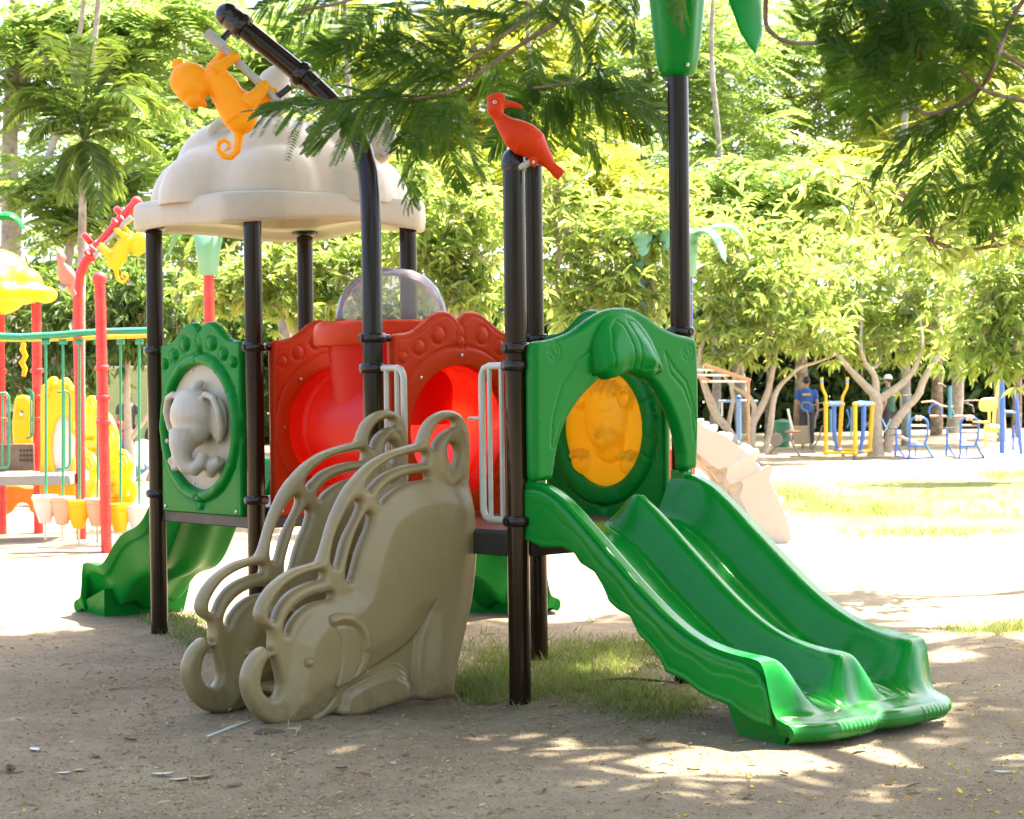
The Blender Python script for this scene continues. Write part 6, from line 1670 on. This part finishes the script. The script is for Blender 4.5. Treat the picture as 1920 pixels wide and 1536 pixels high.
ym = thing('waist_trainer', 'pale yellow exercise machine with oval board', 'exercise machine', gnd(1848, 845))
pplate(ym, 'oval_board', [[(1500 + x / 4.571, 680 + y / 4.571) for x, y in ((1535, 340), (1555, 312), (1610, 302), (1670, 305), (1698, 335), (1700, 370), (1680, 405), (1620, 420), (1560, 415), (1535, 385))]], YG, .08, PYEL, .04)
g4(ym, 'post', [(1695, 90, .3), (1688, 250, .3), (1665, 420, .3), (1655, 560, .3)], 6, PYEL); g4(ym, 'post', [(1620, 400, .1), (1620, 520, .1)], 5, PYEL); g4(ym, 'arm', [(1480, 505), (1620, 512)], 5, PYEL); g4(ym, 'leg', [(1592, 520), (1590, 715)], 5, PYEL); g4(ym, 'foot_bar', [(1600, 635), (1700, 638)], 4, PYEL)
mb = MB(); mb.ell(at(1500 + 1650 / 4.571, 680 + 565 / 4.571, YG + .2), (.18, .18, .09)); mb.build('seat', PYEL, ym)
bf = thing('blue_exercise_frame', 'tall blue A-shaped exercise frame at the right edge', 'exercise machine', gnd(1895, 853))
g4(bf, 'post', [(1733, 780), (1733, 300), (1730, 130)], [10, 10, 7], BLUE, n=14); g4(bf, 'post', [(1898, 785), (1870, 520), (1850, 270)], 7, BLUE); g4(bf, 'crossbar', [(1740, 420), (1855, 425)], 5, LBLUE); g4(bf, 'rear_post', [(1825, 755, 1), (1830, 540, 1)], 4, BLUE); g4(bf, 'rear_brace', [(1830, 600, 1), (1890, 740, 1)], 3, LBLUE)
tb = thing('twist_station', 'light blue post with wide crossbar between the twisted tree stems', 'exercise machine', gnd(1386, 850))
g7(tb, 'post', [(598, 1190), (596, 480)], 9, LBLUE, n=14); g7(tb, 'crossbar', [(335, 506), (595, 504), (848, 506)], 5, LBLUE); MB().ell(at(1300 + 592 / 6.98, 680 + 455 / 6.98, YG), (.055, .055, .045)).build('knob', BLUE, tb); g7(tb, 'hanger', [(375, 510), (375, 700)], 4, WHITEP)
for s_, x in ((-1, 500), (1, 700)):
    MB().lathe([(.15, 0), (.15, .03), (.02, .035)], at(1300 + x / 6.98, 680 + 1150 / 6.98, YG + .3), n=18).build('foot_disc', GREYT, tb)
bk = thing('exercise_bike', 'grey exercise bike with brown seat near the green bin', 'exercise machine', gnd(1480, 855))
g7(bk, 'tube', [(1240, 950), (1300, 1060), (1390, 1215)], 4, GREYT); g7(bk, 'tube', [(1225, 1000), (1100, 1080), (1000, 1190)], 3.5, GREYT); g7(bk, 'base_bar', [(940, 1200), (1105, 1200)], 3, GREYT); g7(bk, 'base_bar', [(1265, 1225), (1525, 1222)], 3, GREYT)
MB().box(at(1300 + 1300 / 6.98, 680 + 905 / 6.98, YG), (.28, .3, .05), None, .02).build('seat', flat('brown_seat', (.32, .13, .09), .6), bk); g7(bk, 'backrest_post', [(1300, 890), (1235, 610)], 4.5, WHITEP)
MB().lathe([(.001, -.03), (.13, -.03), (.14, 0), (.13, .03), (.001, .03)], at(1300 + 1080 / 6.98, 680 + 1010 / 6.98, YG), ax=(0, 1, 0), n=20).build('flywheel', GREYT, bk)
cx_ = thing('cross_trainer', 'dark grey cross trainer with curved handlebars behind the air walker', 'exercise machine', gnd(1530, 848))
g7(cx_, 'handlebar', [(1420, 600), (1415, 545), (1440, 520), (1510, 520), (1550, 565), (1590, 555), (1620, 535), (1720, 520)], 2.6, GREYT, 43); g7(cx_, 'handlebar', [(1410, 590), (1490, 640), (1505, 700), (1508, 900), (1525, 1050), (1550, 1150)], 3, GREYT, 43); g7(cx_, 'handlebar', [(1710, 600), (1620, 640), (1600, 700), (1590, 860)], 3, GREYT, 43); g7(cx_, 'tube', [(1690, 820), (1640, 1000), (1560, 1130)], 3, GREYT, 43); g7(cx_, 'base_bar', [(1410, 1175), (1590, 1172)], 3.5, GREYT, 43)
MB().box(at(1300 + 1410 / 6.98, 680 + 950 / 6.98, 43.4), (.30, .1, .38), None, .01).build('cover', flat('tan_cover', (.42, .34, .22), .8), cx_)
pu = thing('pull_machine', 'teal and grey pull-down machine behind the blue pedal chairs', 'exercise machine', gnd(1775, 840))
for pts, w, m in (([(1285, 480), (1283, 200)], 7, TEAL), ([(1185, 180), (1215, 182), (1250, 210)], 2.5, GREYT), ([(1110, 460), (1300, 463), (1490, 460)], 5, GREYT), ([(1105, 440), (1110, 385), (1140, 355), (1180, 355), (1205, 390), (1210, 440)], 4, BLUE), ([(925, 620), (918, 300)], 5, TEAL), ([(865, 520), (862, 300)], 4, GREYT), ([(800, 285), (960, 280)], 2.5, GREYT), ([(1040, 340), (1140, 330), (1210, 370), (1310, 380)], 3, PEACH), ([(1395, 335), (1440, 325), (1530, 325)], 2.5, GREYT), ([(1400, 340), (1480, 370), (1490, 430)], 2.5, GREYT), ([(700, 480), (760, 600)], 3, LBLUE), ([(780, 480), (720, 600)], 3, LBLUE), ([(1300, 400), (1335, 480), (1340, 560)], 3, TEAL), ([(400, 400), (430, 500), (400, 560)], 3, BLUE), ([(440, 380), (438, 640)], 3.5, TEAL), ([(260, 400), (262, 600)], 4, TEAL)):
    g4(pu, 'tube', pts, w, m, 46)
gb_ = thing('litter_bin', 'green litter bin behind the pale tree stem', 'bin', gnd(1467, 835))
MB().lathe([(.16, 0), (.17, .02), (.21, .55), (.23, .56), (.23, .60), (.20, .62), (.03, .66), (0, .66)], gnd(1467, 838), n=24).build('bin_body', paint('bin_green', (.05, .23, .13), .45), gb_)
mbz = thing('monkey_bars', 'wooden-framed monkey bars behind the arch hood', 'climbing frame', gnd(1330, 862))
WOODY = flat('orange_wood', (.48, .27, .12), .7)
g7(mbz, 'side_beam', [(140, 30), (750, 240)], 9, WOODY, 40); g7(mbz, 'side_beam', [(-140, 100, 0), (210, 240, 0)], 7, WOODY, 40)
for y, x0, x1 in ((95, 140, 330), (165, 150, 545), (245, 215, 720)): g7(mbz, 'rung', [(x0 - 100, y), (x1, y)], 5, WHITEP, 40)
g7(mbz, 'post', [(720, 245), (720, 1250)], 6, WOODY, 40); g7(mbz, 'post', [(-120, 110), (-120, 1250)], 6, WOODY, 40)

# ================================================================== people in the distance
SKIN = flat('skin', (.42, .24, .15), .6); HAIR = flat('dark_hair', (.015, .010, .008), .5)
def person(label, base, yaw, hgt, shirt, pants, pose='stand', cap=None, mark=None, hairlen=0):
    t = thing('person', label, 'person', base, yaw); M = wmat(t); s = hgt / 1.72
    Q = lambda x, y, z: M @ (Vector((x, y, z)) * s)         # x to the person's right seen from behind, y forward
    body, top, low, hair = MB(), MB(), MB(), MB()
    if pose == 'stand':
        hip, nk, hd = (0, 0, .92), (0, .0, 1.44), (0, .01, 1.60)
        for sx in (-1, 1):
            body.tube([Q(sx * .09, 0, .92), Q(sx * .10, .02, .50), Q(sx * .10, -.01, .10), Q(sx * .10, .0, .03)], [.085 * s, .06 * s, .042 * s, .05 * s], 10); body.tube([Q(sx * .10, -.04, .03), Q(sx * .11, .18, .03)], [.045 * s, .035 * s], 8)
            body.tube([Q(sx * .19, 0, 1.38), Q(sx * .25, -.02, 1.10), Q(sx * .25, .08, .86), Q(sx * .24, .12, .76)], [.05 * s, .042 * s, .032 * s, .038 * s], 10)
            for f in range(4): body.tube([Q(sx * (.225 + .012 * f), .13, .77), Q(sx * (.225 + .012 * f), .15, .69)], [.011 * s, .008 * s], 6)
            body.tube([Q(sx * .215, .13, .80), Q(sx * .20, .16, .74)], [.012 * s, .009 * s], 6)
            top.tube([Q(sx * .15, 0, 1.40), Q(sx * .21, 0, 1.34), Q(sx * .245, -.015, 1.18)], [.06 * s, .062 * s, .06 * s], 12)
            low.tube([Q(sx * .085, 0, .95), Q(sx * .10, .02, .52), Q(sx * .10, 0, .12)], [.105 * s, .085 * s, .07 * s], 12)
        body.tube([Q(*hip), Q(0, 0, 1.15), Q(0, 0, 1.36), Q(*nk), Q(0, .01, 1.52)], [.12 * s, .115 * s, .13 * s, .055 * s, .05 * s], 14)
        top.tube([Q(0, 0, .86), Q(0, 0, 1.0), Q(0, 0, 1.2), Q(0, 0, 1.36), Q(0, 0, 1.45)], [.165 * s, .16 * s, .17 * s, .165 * s, .08 * s], 16)
        low.tube([Q(0, 0, .85), Q(0, 0, 1.0)], [.15 * s, .15 * s], 14)
    else:   # crouching
        hd = (.03, .22, .86); hip = (0, -.16, .26)
        for sx in (-1, 1):
            body.tube([Q(sx * .10, -.14, .26), Q(sx * .15, .26, .42), Q(sx * .12, .02, .08), Q(sx * .12, .02, .03)], [.09 * s, .065 * s, .045 * s, .05 * s], 10); body.tube([Q(sx * .12, -.04, .03), Q(sx * .14, .18, .03)], [.045 * s, .035 * s], 8)
            body.tube([Q(sx * .17, .06, .66), Q(sx * .24, .16, .48), Q(sx * .18, .36, .48), Q(sx * .12, .42, .46)], [.048 * s, .04 * s, .032 * s, .036 * s], 10)
            for f in range(4): body.tube([Q(sx * (.10 + .012 * f), .43, .47), Q(sx * (.09 + .012 * f), .50, .45)], [.011 * s, .008 * s], 6)
            top.tube([Q(sx * .13, .07, .68), Q(sx * .20, .10, .62), Q(sx * .235, .14, .52)], [.075 * s, .07 * s, .06 * s], 12)
            low.tube([Q(sx * .09, -.16, .27), Q(sx * .13, .02, .33), Q(sx * .14, .14, .38)], [.115 * s, .10 * s, .085 * s], 12)
        body.tube([Q(*hip), Q(0, -.06, .45), Q(0, .06, .64), Q(0, .12, .72), Q(.02, .18, .80)], [.13 * s, .12 * s, .12 * s, .055 * s, .05 * s], 14)
        top.tube([Q(0, -.20, .24), Q(0, -.14, .36), Q(0, -.03, .52), Q(0, .06, .66), Q(0, .11, .73)], [.165 * s, .17 * s, .165 * s, .15 * s, .07 * s], 16)
        low.tube([Q(-.08, -.17, .25), Q(.08, -.17, .25)], [.14 * s, .14 * s], 14)
    h = Vector(hd)
    body.ell(Q(*h), (.078 * s, .095 * s, .115 * s)); body.ell(Q(h.x, h.y + .09, h.z - .02), (.014 * s, .022 * s, .024 * s), None, 8, 6)
    for sx in (-1, 1): body.ell(Q(h.x + sx * .078, h.y, h.z - .01), (.012 * s, .022 * s, .032 * s), None, 8, 6)
    hair.ell(Q(h.x, h.y - .02, h.z + .03), (.088 * s, .098 * s, .105 * s)); 
    if hairlen: hair.tube([Q(h.x, h.y - .06, h.z), Q(h.x, h.y - .10, h.z - .12), Q(h.x, h.y - .09, h.z - hairlen)], [.075 * s, .06 * s, .03 * s], 12)
    b_ = build_remesh(body, 'body', SKIN, t, .016 * s, 2)
    for sx in (-1, 1): MB().ell(Q(h.x + sx * .032, h.y + .085, h.z + .005), (.010 * s, .006 * s, .006 * s), None, 8, 6).build('eye', BLACK, b_)
    MB().box(Q(h.x, h.y + .086, h.z - .06), (.04 * s, .01 * s, .008 * s)).build('mouth', flat('lips', (.3, .10, .08)), b_)
    build_remesh(low, 'trousers', pants, t, .018 * s, 3)
    sh = build_remesh(top, 'shirt', shirt, t, .018 * s, 3); build_remesh(hair, 'hair', HAIR, t, .016 * s, 2)
    if cap:
        c = MB(); c.lathe([(.105 * s, 0), (.10 * s, .05 * s), (.07 * s, .095 * s), (.02 * s, .11 * s), (0, .11 * s)], Q(h.x, h.y - .01, h.z + .045), n=20); c.box(Q(h.x, h.y + .13, h.z + .045), (.13 * s, .10 * s, .012 * s)); c.build('cap', cap, t)
    if mark:
        MB().box(Q(0, -.172, 1.295), (.20 * s, .006 * s, .05 * s), (M.to_3x3() @ Vector((1, 0, 0)), M.to_3x3() @ Vector((0, 1, 0)), K3), 0).build('chest_band', mark, sh)
    return t
yb = 49.0
person('man in a blue t-shirt with a yellow back print, seen from behind', Vector((at(1513, 800, yb).x, yb, 0)), R(-8), 1.66, flat('blue_shirt', (.03, .10, .32), .8), flat('dark_trousers', (.05, .045, .045), .8), mark=flat('yellow_print', (.65, .38, .06), .7))
person('person in a white cap and dark green shirt behind the forked tree', Vector((at(1666, 800, 48).x, 48, 0)), R(60), 1.66, flat('green_shirt', (.05, .12, .08), .8), MATS['dark_trousers'], cap=flat('white_cap', (.7, .7, .68), .7))
person('woman in a white t-shirt and blue shorts crouching with her back turned', Vector((gnd(268, 902).x, gnd(268, 902).y, 0)), R(-25), 1.62, flat('white_shirt', (.72, .69, .68), .8), flat('denim', (.16, .26, .42), .8), 'crouch', hairlen=.10)
person('dark-haired person in a dark top with white collar facing the camera, behind a branch', Vector((at(240, 800, 43).x, 43, 0)), R(170), 1.56, flat('dark_green_top', (.05, .07, .05), .8), MATS['dark_trousers'], hairlen=.22)
sr = thing('spring_rider', 'red plastic seat on blue bent tubes beside the crouching woman', 'play seat', gnd(238, 905))
pplate(sr, 'seat', [[(225, 822), (238, 800), (252, 812), (253, 818), (240, 826), (228, 824)]], 37.5, .25, flat('red_seat', (.55, .02, .02), .4), .03)
pplate(sr, 'seat_back', [[(214, 805), (220, 790), (230, 792), (229, 806)]], 37.7, .2, MATS['red_seat'], .03)
ptube(sr, 'frame_tube', [(229, 824), (234, 838), (233, 852), (238, 866), (247, 875), (250, 880)], 4.5, 37.5, BLUE); ptube(sr, 'frame_tube', [(217, 832), (226, 850), (238, 852), (248, 853)], 3.5, 37.5, BLUE)
